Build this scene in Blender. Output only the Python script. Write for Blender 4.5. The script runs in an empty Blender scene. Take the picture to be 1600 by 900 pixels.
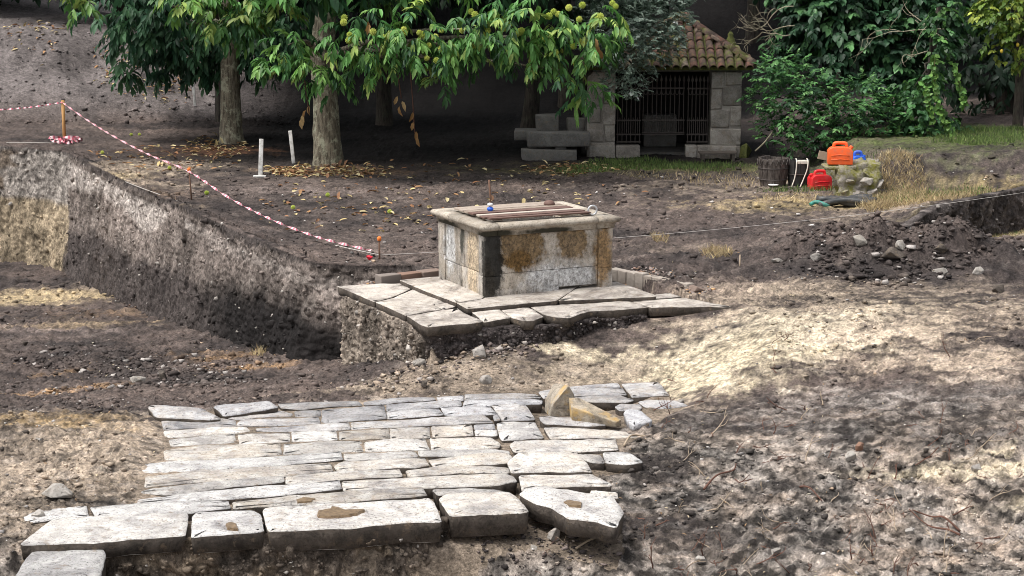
import bpy, bmesh, math, random
import numpy as np
from mathutils import Vector, Matrix
random.seed(7); RNG = np.random.default_rng(11)
R = math.radians
sc = bpy.context.scene
COL = sc.collection

# ------------------------------------------------------------------ camera, sky, sun, exposure
F = 2900.0                      # focal length in photo pixels (1600 wide)
CH = 3.6                        # camera height above the upper ground
PITCH = math.atan(533.0 / F)
cam_d = bpy.data.cameras.new("camera"); cam = bpy.data.objects.new("camera", cam_d); COL.objects.link(cam)
cam.location = (0, 0, CH); cam.rotation_euler = (R(90) - PITCH, 0, 0)
cam_d.sensor_width = 36.0; cam_d.lens = F / 1600 * 36.0; cam_d.clip_end = 2000
sc.camera = cam

SUN_EL, SUN_AZ = 64.0, 245.0     # azimuth from +Y clockwise: a high, veiled sun over the left shoulder
w = bpy.data.worlds.new("World"); sc.world = w; w.use_nodes = True
nt = w.node_tree; nt.nodes.clear()
sky = nt.nodes.new("ShaderNodeTexSky"); sky.sky_type = 'NISHITA'; sky.sun_disc = False
sky.sun_elevation = R(SUN_EL); sky.sun_rotation = R(SUN_AZ); sky.dust_density = 4.0; sky.air_density = 1.0
hs = nt.nodes.new("ShaderNodeHueSaturation"); hs.inputs['Saturation'].default_value = 0.22
bg = nt.nodes.new("ShaderNodeBackground"); bg.inputs['Strength'].default_value = 0.10
wo = nt.nodes.new("ShaderNodeOutputWorld")
nt.links.new(sky.outputs[0], hs.inputs['Color']); nt.links.new(hs.outputs[0], bg.inputs[0]); nt.links.new(bg.outputs[0], wo.inputs[0])
sun_d = bpy.data.lights.new("sun", 'SUN'); sun_d.energy = 1.5; sun_d.angle = R(22); sun_d.color = (1.0, 0.965, 0.91)
sun = bpy.data.objects.new("sun", sun_d); COL.objects.link(sun)
_a = R(SUN_AZ); _e = R(SUN_EL)
sun_dir = Vector((math.sin(_a) * math.cos(_e), math.cos(_a) * math.cos(_e), math.sin(_e)))
sun.rotation_euler = sun_dir.to_track_quat('Z', 'Y').to_euler()
vs = sc.view_settings; vs.view_transform = 'Standard'; vs.look = 'None'; vs.gamma = 1.0; vs.use_curve_mapping = False
vs.exposure = 1.2
sc.render.engine = 'CYCLES'; sc.cycles.use_denoising = True; sc.cycles.denoising_prefilter = 'ACCURATE'; sc.cycles.filter_width = 0.9; sc.cycles.sample_clamp_indirect = 4.0; sc.cycles.max_bounces = 6
sc.cycles.diffuse_bounces = 3; sc.cycles.glossy_bounces = 2; sc.cycles.transmission_bounces = 3

# ------------------------------------------------------------------ picture <-> place
_sp, _cp = math.sin(PITCH), math.cos(PITCH)
def ray(u, v):
    a, b = u - 800.0, 450.0 - v
    return np.array([a, b * _sp + F * _cp, b * _cp - F * _sp])
def P(u, v, z=0.0):                       # point on the level z seen at pixel u, v
    r = ray(u, v); t = (z - CH) / r[2]
    return np.array([r[0] * t, r[1] * t, z])
def PY(u, v, y):                          # point on the upright plane at distance y
    r = ray(u, v); t = y / r[1]
    return np.array([r[0] * t, y, CH + r[2] * t])
def proj(p):
    x, y, z = p[0], p[1], p[2] - CH
    dep = y * _cp - z * _sp; upc = y * _sp + z * _cp
    return 800 + F * x / dep, 450 - F * upc / dep

# ------------------------------------------------------------------ noise
_tab = np.random.default_rng(3).permutation(512).astype(np.int64); _val = np.random.default_rng(5).random(512)
def _h2(i, j, s): return _val[_tab[(_tab[(i + s * 17) & 511] + j) & 511]]
def vn(x, y, s=0):
    x = np.asarray(x, float); y = np.asarray(y, float)
    i = np.floor(x).astype(np.int64); j = np.floor(y).astype(np.int64); fx = x - i; fy = y - j
    fx = fx * fx * (3 - 2 * fx); fy = fy * fy * (3 - 2 * fy)
    return (_h2(i, j, s) * (1 - fx) + _h2(i + 1, j, s) * fx) * (1 - fy) + (_h2(i, j + 1, s) * (1 - fx) + _h2(i + 1, j + 1, s) * fx) * fy
def fbm(x, y, s=0, o=4, g=0.5):           # about -0.5 .. 0.5
    a, t, n = 1.0, 0.0, 0.0
    for k in range(o):
        t = t + a * (vn(x * 2.03 ** k + 13.7 * k, y * 2.03 ** k - 7.1 * k, s + k) - 0.5); n += a; a *= g
    return t / n
def ss(t): t = np.clip(t, 0, 1); return t * t * (3 - 2 * t)

# ------------------------------------------------------------------ material helpers
MATS = {}
class NT:
    def __init__(s, name):
        s.m = bpy.data.materials.new(name); s.m.use_nodes = True; s.t = s.m.node_tree; s.t.nodes.clear()
        s.out = s.n("ShaderNodeOutputMaterial"); s.b = s.n("ShaderNodeBsdfPrincipled"); s.l(s.b.outputs[0], s.out.inputs[0])
        s.b.inputs['Roughness'].default_value = 0.9; s.b.inputs['Specular IOR Level'].default_value = 0.25
        MATS[name] = s.m; s._pos = None
    def n(s, t): return s.t.nodes.new(t)
    def l(s, a, b): s.t.links.new(a, b)
    @property
    def pos(s):
        if s._pos is None: s._pos = s.n("ShaderNodeNewGeometry").outputs['Position']
        return s._pos
    def noise(s, scale, detail=4, rough=0.6, vec=None, dist=0.0, stretch=None):
        n = s.n("ShaderNodeTexNoise"); n.inputs['Scale'].default_value = scale; n.inputs['Detail'].default_value = detail
        n.inputs['Roughness'].default_value = rough; n.inputs['Distortion'].default_value = dist
        v = vec or s.pos
        if stretch:
            mp = s.n("ShaderNodeMapping"); mp.inputs['Scale'].default_value = stretch; s.l(v, mp.inputs[0]); v = mp.outputs[0]
        s.l(v, n.inputs['Vector']); return n.outputs['Fac']
    def ramp(s, fac, stops):
        r = s.n("ShaderNodeValToRGB"); e = r.color_ramp.elements
        while len(e) < len(stops): e.new(0.5)
        for k, (p, c) in enumerate(stops):
            e[k].position = p; e[k].color = (c, c, c, 1) if not hasattr(c, '__len__') else (*c, 1)
        s.l(fac, r.inputs[0]); return r.outputs[0]
    def mix(s, fac, a, b, mode='MIX'):
        m = s.n("ShaderNodeMix"); m.data_type = 'RGBA'; m.blend_type = mode
        for sock, val in ((m.inputs[0], fac), (m.inputs[6], a), (m.inputs[7], b)):
            if isinstance(val, (int, float)): sock.default_value = val
            elif isinstance(val, tuple): sock.default_value = (*val, 1)
            else: s.l(val, sock)
        return m.outputs[2]
    def math(s, op, a, b=0.0):
        m = s.n("ShaderNodeMath"); m.operation = op
        for sock, val in ((m.inputs[0], a), (m.inputs[1], b)):
            if isinstance(val, (int, float)): sock.default_value = val
            else: s.l(val, sock)
        return m.outputs[0]
    def attr(s, name, sock='Color'):
        a = s.n("ShaderNodeAttribute"); a.attribute_name = name; return a.outputs[sock]
    def rnd(s): return s.n("ShaderNodeObjectInfo").outputs['Random']
    def color(s, c):
        if isinstance(c, tuple): s.b.inputs['Base Color'].default_value = (*c, 1)
        else: s.l(c, s.b.inputs['Base Color'])
    def rough(s, v):
        if isinstance(v, (int, float)): s.b.inputs['Roughness'].default_value = v
        else: s.l(v, s.b.inputs['Roughness'])
    def bump(s, h, strength=0.5, dist=0.02):
        b = s.n("ShaderNodeBump"); b.inputs['Strength'].default_value = strength; b.inputs['Distance'].default_value = dist
        s.l(h, b.inputs['Height']); s.l(b.outputs[0], s.b.inputs['Normal'])
    def spot(s, c, r, soft=0.35, nscale=12.0, namp=0.8):   # a ragged stain round the point c with radii r
        sub = s.n("ShaderNodeVectorMath"); sub.operation = 'SUBTRACT'; s.l(s.pos, sub.inputs[0]); sub.inputs[1].default_value = tuple(c)
        dv = s.n("ShaderNodeVectorMath"); dv.operation = 'DIVIDE'; s.l(sub.outputs[0], dv.inputs[0]); dv.inputs[1].default_value = tuple(r)
        ln = s.n("ShaderNodeVectorMath"); ln.operation = 'LENGTH'; s.l(dv.outputs[0], ln.inputs[0])
        nz = s.math('MULTIPLY', s.math('SUBTRACT', s.noise(nscale, 5, 0.65), 0.5), namp * 2)
        d = s.math('ADD', ln.outputs['Value'], nz)
        return s.ramp(s.math('MULTIPLY', d, 0.5), [(max(0.0, 0.5 - soft * 0.5), 1.0), (min(1.0, 0.5 + soft * 0.5), 0.0)])

# ------------------------------------------------------------------ materials
def soil_material(name, fine=1.0, vertical=False):
    t = NT(name); c = t.attr('Col')
    st = (1, 1, 0.6) if vertical else None
    n1 = t.noise(9, 5, 0.7, stretch=st); n2 = t.noise(38, 5, 0.75, stretch=st); n3 = t.noise(130, 3, 0.7)
    k = t.ramp(n2, [(0.32, 0.28), (0.46, 0.82), (0.56, 1.08), (0.70, 1.9)])
    c = t.mix(fine, c, k, 'MULTIPLY')
    c = t.mix(fine, c, t.ramp(n1, [(0.32, 0.5), (0.5, 1.0), (0.68, 1.45)]), 'MULTIPLY')
    c = t.mix(0.7, c, t.ramp(n3, [(0.3, 0.65), (0.5, 1.0), (0.72, 1.4)]), 'MULTIPLY')
    t.color(c); t.b.inputs['Specular IOR Level'].default_value = 0.15
    h = t.math('ADD', t.math('MULTIPLY', n1, 0.6), t.math('ADD', t.math('MULTIPLY', n2, 0.7), t.math('MULTIPLY', n3, 0.25)))
    t.bump(h, 0.8, 0.035); return t.m
soil_material('soil'); soil_material('soil_section', 1.0, True)

t = NT('loose')                                  # stones and clods: colour from their own faces
c = t.mix(0.6, t.attr('Col'), t.ramp(t.noise(60, 4, 0.7), [(0.3, 0.5), (0.7, 1.5)]), 'MULTIPLY'); t.color(c)
t.bump(t.noise(90, 3), 0.5, 0.01)

def stone_material(name, base, tint, dark, speck=0.55, big=3.0, stainpos=(0.56, 0.78), pale=(0.8, 0.79, 0.78)):
    t = NT(name)
    c = t.mix(t.ramp(t.rnd(), [(0.0, 0.0), (1.0, 1.0)]), base, tint)
    c = t.mix(t.ramp(t.noise(7, 5, 0.65), [(0.45, 0.0), (0.65, 0.8)]), c, pale)
    n = t.noise(big, 6, 0.72, dist=0.6)
    c = t.mix(t.ramp(n, [(stainpos[0], 0.0), (stainpos[1], 0.85)]), c, dark)
    sp = t.noise(62, 4, 0.8)
    c = t.mix(t.math('MULTIPLY', t.ramp(sp, [(0.55, 0.0), (0.64, 1.0)]), speck), c, tuple(x * 0.5 for x in dark))
    c = t.mix(0.5, c, t.ramp(t.noise(30, 4, 0.7), [(0.3, 0.7), (0.6, 1.12)]), 'MULTIPLY')
    c = t.mix(1.0, c, t.ramp(t.math('FRACT', t.math('MULTIPLY', t.rnd(), 7.31)), [(0.0, .72), (.5, 1.0), (1.0, 1.1)]), 'MULTIPLY')
    n14 = t.noise(14, 5, 0.7); c = t.mix(t.ramp(n14, [(.32, .6), (.44, 0.0)]), c, (.22, .165, .115))
    t.color(c); t.rough(0.85)
    h = t.math('ADD', t.math('MULTIPLY', n14, 0.9), t.math('SUBTRACT', t.math('MULTIPLY', t.noise(60, 4, 0.7), 0.5), t.math('MULTIPLY', t.ramp(sp, [(0.56, 0.0), (0.7, 1.0)]), 0.35)))
    t.bump(h, 0.75, 0.022); return t
stone_material('paving', (0.52, 0.51, 0.50), (0.50, 0.44, 0.37), (0.17, 0.16, 0.165), .85, 2.6, (.46, .70), (.66, .64, .61))
stone_material('paving_back', (0.41, 0.41, 0.43), (0.44, 0.40, 0.36), (0.16, 0.16, 0.175), .85, 2.6, (.45, .68), (.54, .535, .54))
stone_material('slab', (0.44, 0.395, 0.345), (0.52, 0.47, 0.42), (0.13, 0.11, 0.10), 0.5, 2.4, (0.46, 0.66), (0.60, 0.55, 0.50))
stone_material('rubble', (0.29, 0.265, 0.245), (0.36, 0.33, 0.29), (0.10, 0.09, 0.085), 0.4, 5.0, pale=(.37, .345, .32))
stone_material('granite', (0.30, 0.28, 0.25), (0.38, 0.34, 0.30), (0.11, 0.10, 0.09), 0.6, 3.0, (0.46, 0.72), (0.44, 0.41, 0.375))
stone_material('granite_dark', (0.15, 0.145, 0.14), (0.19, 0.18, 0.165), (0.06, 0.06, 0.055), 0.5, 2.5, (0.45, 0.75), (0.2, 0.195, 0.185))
t = stone_material('boulder', (0.36, 0.33, 0.29), (0.36, 0.30, 0.22), (0.10, 0.085, 0.07), 0.6, 6.0, (.45, .66), pale=(.42, .37, .30))
n0 = t.b.inputs['Base Color'].links[0].from_socket
t.color(t.mix(t.ramp(t.noise(4.5, 4), [(0.5, 0.0), (0.62, 0.75)]), n0, (0.52, 0.33, 0.10)))

stone_material('stone_dark', (0.075, 0.062, 0.052), (0.10, 0.083, 0.068), (0.03, 0.025, 0.022), 0.4, 6.0, (0.45, 0.65), (0.15, 0.125, 0.105))  # dark loose stones; also paving sides, earth stain with shade painted in
t = NT('mortar'); t.color(t.mix(t.noise(20), (0.32, 0.295, 0.265), (0.45, 0.42, 0.385))); t.bump(t.noise(50), 0.5, 0.02)
t = NT('brick'); t.color(t.mix(t.rnd(), t.mix(t.noise(30), (0.17, 0.10, 0.075), (0.26, 0.15, 0.10)), (0.20, 0.17, 0.15))); t.bump(t.noise(60), 0.6, 0.01)
t = NT('kerbstone'); t.color(t.mix(t.rnd(), t.mix(t.noise(18), (0.24, 0.21, 0.18), (0.46, 0.42, 0.38)), (0.30, 0.25, 0.21))); t.bump(t.noise(40, 5), 0.7, 0.015)

t = NT('wood_lid')
n = t.noise(18, 5, 0.65, stretch=(1.0, 6.0, 3.0)); c = t.mix(t.ramp(n, [(0.35, 0.0), (0.7, 1.0)]), (0.20, 0.15, 0.12), (0.40, 0.33, 0.27))
t.color(t.mix(t.ramp(t.rnd(), [(0.1, 0.0), (1.0, 0.85)]), c, (0.52, 0.46, 0.40))); t.rough(0.7); t.bump(n, 0.4, 0.01)
t = NT('wood_lid_red'); t.color(t.mix(t.noise(18, 5, stretch=(1, 6, 3)), (0.09, 0.05, 0.04), (0.19, 0.12, 0.10))); t.rough(0.65)
t = NT('post_wood'); t.color(t.mix(t.noise(25, 4, stretch=(4, 4, 0.6)), (0.34, 0.17, 0.06), (0.62, 0.36, 0.15))); t.rough(0.8)
t = NT('post_white'); t.color(t.mix(t.ramp(t.noise(14, 5), [(0.4, 0.0), (0.75, 1.0)]), (0.74, 0.73, 0.70), (0.34, 0.32, 0.29))); t.rough(0.6)
t = NT('iron'); t.color(t.mix(t.noise(40, 4), (0.04, 0.037, 0.037), (0.10, 0.082, 0.072))); t.rough(0.6); t.b.inputs['Metallic'].default_value = 0.3
t = NT('rusty_iron'); t.color(t.mix(t.noise(30, 4), (0.08, 0.055, 0.045), (0.19, 0.10, 0.06))); t.rough(0.8)
t = NT('bucket_steel'); t.color(t.mix(t.ramp(t.noise(9, 6, 0.7, stretch=(2, 2, 0.7)), [(0.35, 0.0), (0.65, 1.0)]), (0.055, 0.045, 0.04), (0.17, 0.145, 0.13))); t.rough(0.6); t.b.inputs['Metallic'].default_value = 0.4; t.bump(t.noise(35, 4), 0.3, 0.01)
t = NT('bucket_black'); t.color(t.mix(t.noise(14), (0.02, 0.02, 0.02), (0.05, 0.047, 0.045))); t.rough(0.5)
t = NT('galvanised'); t.color((0.55, 0.56, 0.58)); t.b.inputs['Metallic'].default_value = 0.7; t.rough(0.4)
t = NT('rope'); t.color(t.mix(t.noise(60), (0.55, 0.50, 0.42), (0.72, 0.68, 0.60)))
t = NT('string'); t.color((0.50, 0.47, 0.44))
t = NT('tape_red'); t.color((0.62, 0.03, 0.05)); t.rough(0.4)
t = NT('tape')
sv = t.attr('along', 'Fac'); fr = t.math('FRACT', t.math('MULTIPLY', sv, 11.0))
t.color(t.mix(t.math('GREATER_THAN', fr, 0.5), (0.56, 0.16, 0.21), (0.68, 0.52, 0.54))); t.rough(0.35)
t = NT('cap_orange'); t.color((0.80, 0.20, 0.04)); t.rough(0.5)
def plastic(name, a, b, r=0.42):
    t = NT(name); t.color(t.mix(t.ramp(t.noise(13, 6, .75), [(0.5, 0.0), (0.72, .45)]), t.mix(t.ramp(t.noise(8, 5), [(0.42, 0.0), (0.72, 1.0)]), a, b), (.26, .2, .15))); t.rough(r); t.b.inputs['Specular IOR Level'].default_value = 0.45; t.bump(t.noise(60, 3), 0.08, 0.01)
plastic('plastic_orange', (0.86, 0.13, 0.025), (0.74, 0.11, 0.03)); plastic('plastic_red', (0.66, 0.018, 0.022), (0.52, 0.02, 0.025)); plastic('plastic_blue', (0.02, 0.12, 0.62), (0.03, 0.10, 0.45))
plastic('plastic_black', (0.02, 0.02, 0.022), (0.05, 0.045, 0.04)); plastic('plastic_white', (0.75, 0.75, 0.74), (0.6, 0.58, 0.55)); plastic('tarp', (0.025, 0.028, 0.03), (0.07, 0.07, 0.07), 0.5); plastic('tarp_green', (0.02, 0.22, 0.18), (0.03, 0.15, 0.12), 0.5); plastic('sack_grey', (0.30, 0.31, 0.33), (0.16, 0.165, 0.175), 0.7)
t = NT('mud'); t.color(t.mix(t.ramp(t.noise(34, 5, .75), [(.35, 0.0), (.65, 1.0)]), (0.09, 0.06, 0.035), (0.24, 0.17, 0.105))); t.rough(0.35)

def bark(name, a, b, lichen, amt):
    t = NT(name); n = t.noise(14, 6, 0.7, stretch=(1.6, 1.6, 0.28)); c = t.mix(t.ramp(n, [(0.36, 0.0), (0.62, 1.0)]), a, b)
    c = t.mix(t.math('MULTIPLY', t.ramp(t.noise(5.5, 6, 0.75), [(0.5, 0.0), (0.6, 1.0)]), amt), c, lichen)
    t.color(c); t.bump(t.math('ADD', n, t.math('MULTIPLY', t.noise(60, 4), 0.3)), 0.9, 0.05)
bark('bark', (0.06, 0.05, 0.036), (0.27, 0.235, 0.175), (0.42, 0.42, 0.31), 0.8)
bark('bark_dark', (0.02, 0.017, 0.015), (0.075, 0.062, 0.05), (0.08, 0.085, 0.06), 0.4)
bark('bark_pale', (0.20, 0.17, 0.12), (0.42, 0.37, 0.27), (0.42, 0.42, 0.30), 0.5)
t = NT('twig'); t.color(t.mix(t.noise(20), (0.045, 0.03, 0.028), (0.19, 0.09, 0.06)))
t = NT('twig_pale'); t.color(t.mix(t.noise(20), (0.26, 0.20, 0.15), (0.42, 0.34, 0.25)))

def leaf_material(name, attr=True, cols=None, rough=0.5, trans=0.3):
    t = NT(name)
    if attr: c = t.attr('Col')
    else: c = t.ramp(t.rnd(), cols)
    c = t.mix(0.5, c, t.ramp(t.noise(24, 3), [(0.3, 0.7), (0.7, 1.3)]), 'MULTIPLY')
    t.color(c); t.rough(rough); t.b.inputs['Specular IOR Level'].default_value = 0.35
    tr = t.n("ShaderNodeBsdfTranslucent"); t.l(c, tr.inputs[0]); ms = t.n("ShaderNodeMixShader"); ms.inputs[0].default_value = trans
    t.l(t.b.outputs[0], ms.inputs[1]); t.l(tr.outputs[0], ms.inputs[2]); t.l(ms.outputs[0], t.out.inputs[0])
leaf_material('foliage'); leaf_material('foliage_dry', rough=0.8, trans=0.15)
leaf_material('single_leaf', False, [(0.0, (0.05, 0.14, 0.035)), (0.5, (0.10, 0.23, 0.055)), (0.85, (0.18, 0.32, 0.075)), (1.0, (0.32, 0.41, 0.11))])
leaf_material('dead_leaf', False, [(0.0, (0.26, 0.14, 0.05)), (0.6, (0.42, 0.26, 0.11)), (1.0, (0.5, 0.36, 0.18))], 0.8)
t = NT('burr'); t.color(t.mix(t.rnd(), (0.34, 0.42, 0.07), (0.50, 0.54, 0.13))); t.rough(0.7)
t = NT('fruit_yellow'); t.color((0.55, 0.40, 0.05)); t.rough(0.45)

t = NT('roof_tile')
c = t.ramp(t.rnd(), [(0.0, (0.15, 0.08, 0.06)), (0.4, (0.20, 0.10, 0.075)), (0.7, (0.15, 0.105, 0.085)), (0.9, (0.34, 0.26, 0.19)), (1.0, (0.40, 0.34, 0.26))])
sx = t.n("ShaderNodeSeparateXYZ"); t.l(t.pos, sx.inputs[0])
c = t.mix(t.ramp(t.noise(7, 5, 0.7), [(0.36, 0.0), (0.56, 0.9)]), c, (0.065, 0.05, 0.042))
c = t.mix(t.ramp(t.noise(3.0, 5, 0.7), [(0.5, 0.0), (0.62, 0.85)]), c, (0.10, 0.115, 0.03))
t.color(c); t.bump(t.noise(40, 4), 0.6, 0.015)
t = NT('moss'); t.color(t.mix(t.ramp(t.noise(16, 5, 0.7), [(0.35, 0.0), (0.7, 1.0)]), (0.05, 0.06, 0.02), (0.15, 0.16, 0.045))); t.bump(t.noise(70, 5), 1.0, 0.03)
t = NT('moss_stone'); t.color(t.mix(t.ramp(t.noise(6, 6, 0.7), [(0.42, 0.0), (0.6, 1.0)]), t.mix(t.noise(25), (0.16, 0.14, 0.12), (0.34, 0.31, 0.27)), (0.20, 0.19, 0.05))); t.bump(t.noise(30, 6), 0.9, 0.03)
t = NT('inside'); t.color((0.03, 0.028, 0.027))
t = NT('plank_old'); t.color(t.mix(t.noise(14, 5, stretch=(1, 5, 5)), (0.05, 0.042, 0.036), (0.16, 0.135, 0.115))); t.rough(0.85)

# ------------------------------------------------------------------ object helpers
def tag(o, label=None, cat=None, group=None, kind=None):
    if label: o['label'] = label
    if cat: o['category'] = cat
    if group: o['group'] = group
    if kind: o['kind'] = kind
    return o
def link(name, me, mat, parent=None):
    if mat is not None and not me.materials: me.materials.append(MATS[mat])
    o = bpy.data.objects.new(name, me); COL.objects.link(o)
    if parent is not None: o.parent = parent; o.matrix_parent_inverse = parent.matrix_world.inverted()
    return o
def raw(name, V, Fc, mat=None, parent=None, smooth=False, col=None, link_it=True):
    me = bpy.data.meshes.new(name)
    if isinstance(Fc, np.ndarray):
        V = np.asarray(V, np.float32); n = Fc.shape[1]
        me.vertices.add(len(V)); me.vertices.foreach_set('co', V.ravel())
        me.loops.add(Fc.size); me.loops.foreach_set('vertex_index', Fc.ravel().astype(np.int32))
        me.polygons.add(len(Fc)); me.polygons.foreach_set('loop_start', np.arange(0, Fc.size, n, dtype=np.int32))
        me.update(calc_edges=True); me.validate()
    else:
        me.from_pydata([tuple(map(float, p)) for p in V], [], [tuple(f) for f in Fc]); me.update()
    if smooth: me.polygons.foreach_set('use_smooth', np.ones(len(me.polygons), bool))
    if col is not None:
        a = me.color_attributes.new('Col', 'FLOAT_COLOR', 'POINT'); cc = np.ones((len(V), 4), np.float32); cc[:, :3] = col
        a.data.foreach_set('color', cc.ravel())
    if not link_it:
        if mat: me.materials.append(MATS[mat])
        return me
    return link(name, me, mat, parent)
def empty(name, loc, rz=0.0):
    o = bpy.data.objects.new(name, None); COL.objects.link(o); o.location = tuple(map(float, loc)); o.rotation_euler = (0, 0, rz); o.empty_display_size = 0.2
    o.matrix_world = Matrix.Translation(Vector(tuple(map(float, loc)))) @ Matrix.Rotation(rz, 4, 'Z'); return o
class MB:                                  # collects shapes into one mesh
    def __init__(s): s.v = []; s.f = []
    def add(s, V, Fc):
        b = len(s.v); s.v += [tuple(map(float, p)) for p in V]; s.f += [tuple(i + b for i in f) for f in Fc]; return s
    def box(s, c, size, M=None, jit=0.0):
        V = []
        for k in range(8):
            p = Vector(((-.5, .5)[k & 1] * size[0], (-.5, .5)[k >> 1 & 1] * size[1], (-.5, .5)[k >> 2] * size[2]))
            if jit: p += Vector((random.uniform(-jit, jit), random.uniform(-jit, jit), random.uniform(-jit, jit)))
            if M is not None: p = M @ p
            V.append(p + Vector(tuple(map(float, c))))
        return s.add(V, [(0, 2, 3, 1), (4, 5, 7, 6), (0, 1, 5, 4), (2, 6, 7, 3), (0, 4, 6, 2), (1, 3, 7, 5)])
    def tube(s, pts, rad, n=8, cap=True):
        pts = [Vector(tuple(map(float, p))) for p in pts]
        rad = [rad] * len(pts) if isinstance(rad, (int, float)) else rad
        V = []; Fc = []; ref = None
        for k, p in enumerate(pts):
            d = (pts[min(k + 1, len(pts) - 1)] - pts[max(k - 1, 0)]).normalized()
            if ref is None: ref = Vector((0, 0, 1)) if abs(d.z) < 0.9 else Vector((1, 0, 0))
            a = (ref - d * ref.dot(d)).normalized(); b = d.cross(a); ref = a
            for q in range(n):
                t = 2 * math.pi * q / n; V.append(p + (a * math.cos(t) + b * math.sin(t)) * rad[k])
        for k in range(len(pts) - 1):
            for q in range(n): Fc.append((k * n + q, k * n + (q + 1) % n, (k + 1) * n + (q + 1) % n, (k + 1) * n + q))
        if cap: Fc.append(tuple(range(n - 1, -1, -1))); Fc.append(tuple((len(pts) - 1) * n + q for q in range(n)))
        return s.add(V, Fc)
    def lathe(s, prof, c, n=12):
        V = []; Fc = []
        for (r, z) in prof:
            for q in range(n): t = 2 * math.pi * q / n; V.append((c[0] + r * math.cos(t), c[1] + r * math.sin(t), c[2] + z))
        m = len(prof)
        for k in range(m - 1):
            for q in range(n): Fc.append((k * n + q, k * n + (q + 1) % n, (k + 1) * n + (q + 1) % n, (k + 1) * n + q))
        Fc.append(tuple(range(n - 1, -1, -1))); Fc.append(tuple((m - 1) * n + q for q in range(n)))
        return s.add(V, Fc)
    def build(s, name, mat, parent=None, smooth=False, bevel=0.0, seg=2):
        o = raw(name, s.v, s.f, mat, parent, smooth)
        if bevel:
            bm = bmesh.new(); bm.from_mesh(o.data); bmesh.ops.remove_doubles(bm, verts=bm.verts, dist=1e-5)
            bmesh.ops.bevel(bm, geom=list(bm.edges), offset=bevel, segments=seg, affect='EDGES', profile=0.6, clamp_overlap=True); bm.to_mesh(o.data); bm.free()
            o.data.polygons.foreach_set('use_smooth', np.ones(len(o.data.polygons), bool))
        return o
def smooth_path(pts, n=6):                 # Catmull-Rom
    pts = [np.asarray(p, float) for p in pts]; out = []
    for k in range(len(pts) - 1):
        a, b, c, d = pts[max(k - 1, 0)], pts[k], pts[k + 1], pts[min(k + 2, len(pts) - 1)]
        for q in range(n):
            t = q / n; out.append(0.5 * ((2 * b) + (c - a) * t + (2 * a - 5 * b + 4 * c - d) * t * t + (3 * b - a - 3 * c + d) * t ** 3))
    out.append(pts[-1]); return out

# ------------------------------------------------------------------ lie of the land
PZ = -0.5                                                     # level of the old paving
CTRL = [(0,455,-2.0),(150,437,-2.05),(80,480,-1.85),(250,492,-1.75),(0,540,-1.5),(200,540,-1.45),(400,550,-1.25),(300,588,-1.1),(100,598,-1.2),(500,580,-1.0),(0,622,-1.15),
 (-200,620,-1.2),(-200,470,-2.0),(0,648,-.5),(120,646,-.5),(235,648,-.52),(330,640,-.62),(400,632,-.62),(-200,700,-.5),(420,622,-.72),(500,635,-.53),(700,640,-.53),(900,700,-.53),(250,780,-.53),(600,720,-.53),
 (480,604,-.8),(560,582,-.68),(640,560,-.45),(690,545,-.32),(600,608,-.53),(760,560,-.3),(700,590,-.42),(860,545,-.22),(800,525,-.2),(700,530,-.28),(950,505,-.12),(950,560,-.28),(1060,606,-.46),(950,594,-.47),(1020,590,-.43),(870,600,-.47),(760,606,-.47),(1130,585,-.32),(1200,590,-.32),(1100,560,-.25),(1150,625,-.44),(1250,620,-.4),(1000,545,-.22),(1150,482,-.02),(1200,520,-.1),(1300,480,0),
 (1400,440,0),(1600,450,0),(1800,450,0),(1600,550,-.15),(1300,560,-.22),(1600,650,-.38),(1300,650,-.42),(1100,650,-.5),(1300,750,-.6),(1600,750,-.55),(1600,890,-.8),(1300,890,-.8),(1050,890,-.88),(1000,820,-.72),(1045,745,-.6),(1060,700,-.52),(1900,890,-.8),
 (0,700,-.5),(100,750,-.5),(0,850,-.55),(30,890,-.62),(-200,850,-.6),(100,680,-.47)]
_C = np.array([P(*c) for c in CTRL]); _K = lambda r2: np.sqrt(r2 + 0.15)
_A = _K(((_C[:, None, :2] - _C[None, :, :2]) ** 2).sum(-1)); _n = len(_C)
_B = np.zeros((_n + 1, _n + 1)); _B[:_n, :_n] = _A + np.eye(_n) * 0.02; _B[:_n, _n] = 1; _B[_n, :_n] = 1
_W = np.linalg.solve(_B, np.append(_C[:, 2], 0))
def lower(x, y):
    z = np.full(x.shape, _W[_n])
    for k in range(_n): z = z + _W[k] * _K((x - _C[k, 0]) ** 2 + (y - _C[k, 1]) ** 2)
    return np.clip(z, -2.25, 0.02)
def pxy(u, v, z=0.0): return tuple(P(u, v, z)[:2])
KC = pxy(105, 240)
TRENCH = [(-30.0, 43.0), (-16.0, 37.0), pxy(0, 230), KC, (-5.5, 27.6), (-3.3, 23.0), (-2.25, 20.95), (-1.7, 20.75), (-1.0, 20.85), (-.9, 20.4)]
PA, PB = pxy(526, 447), pxy(667, 510)
PFRONT = [pxy(757, 503), pxy(799, 497), pxy(834, 499), pxy(889, 497), pxy(921, 487), pxy(967, 485), pxy(1016, 481), pxy(1100, 479), pxy(1143, 478)]
EDGE = TRENCH + [PA, PB] + PFRONT + [(4.2, 20.0), (14.0, 21.0)]
LOWPOLY = np.array(EDGE + [(14.0, -5.0), (-30.0, -5.0)])
def inside(x, y, poly):
    r = np.zeros(x.shape, bool); n = len(poly)
    for k in range(n):
        (x1, y1), (x2, y2) = poly[k], poly[(k + 1) % n]
        if y1 == y2: continue
        c = ((y1 > y) != (y2 > y)) & (x < (x2 - x1) * (y - y1) / (y2 - y1) + x1); r ^= c
    return r
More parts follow.
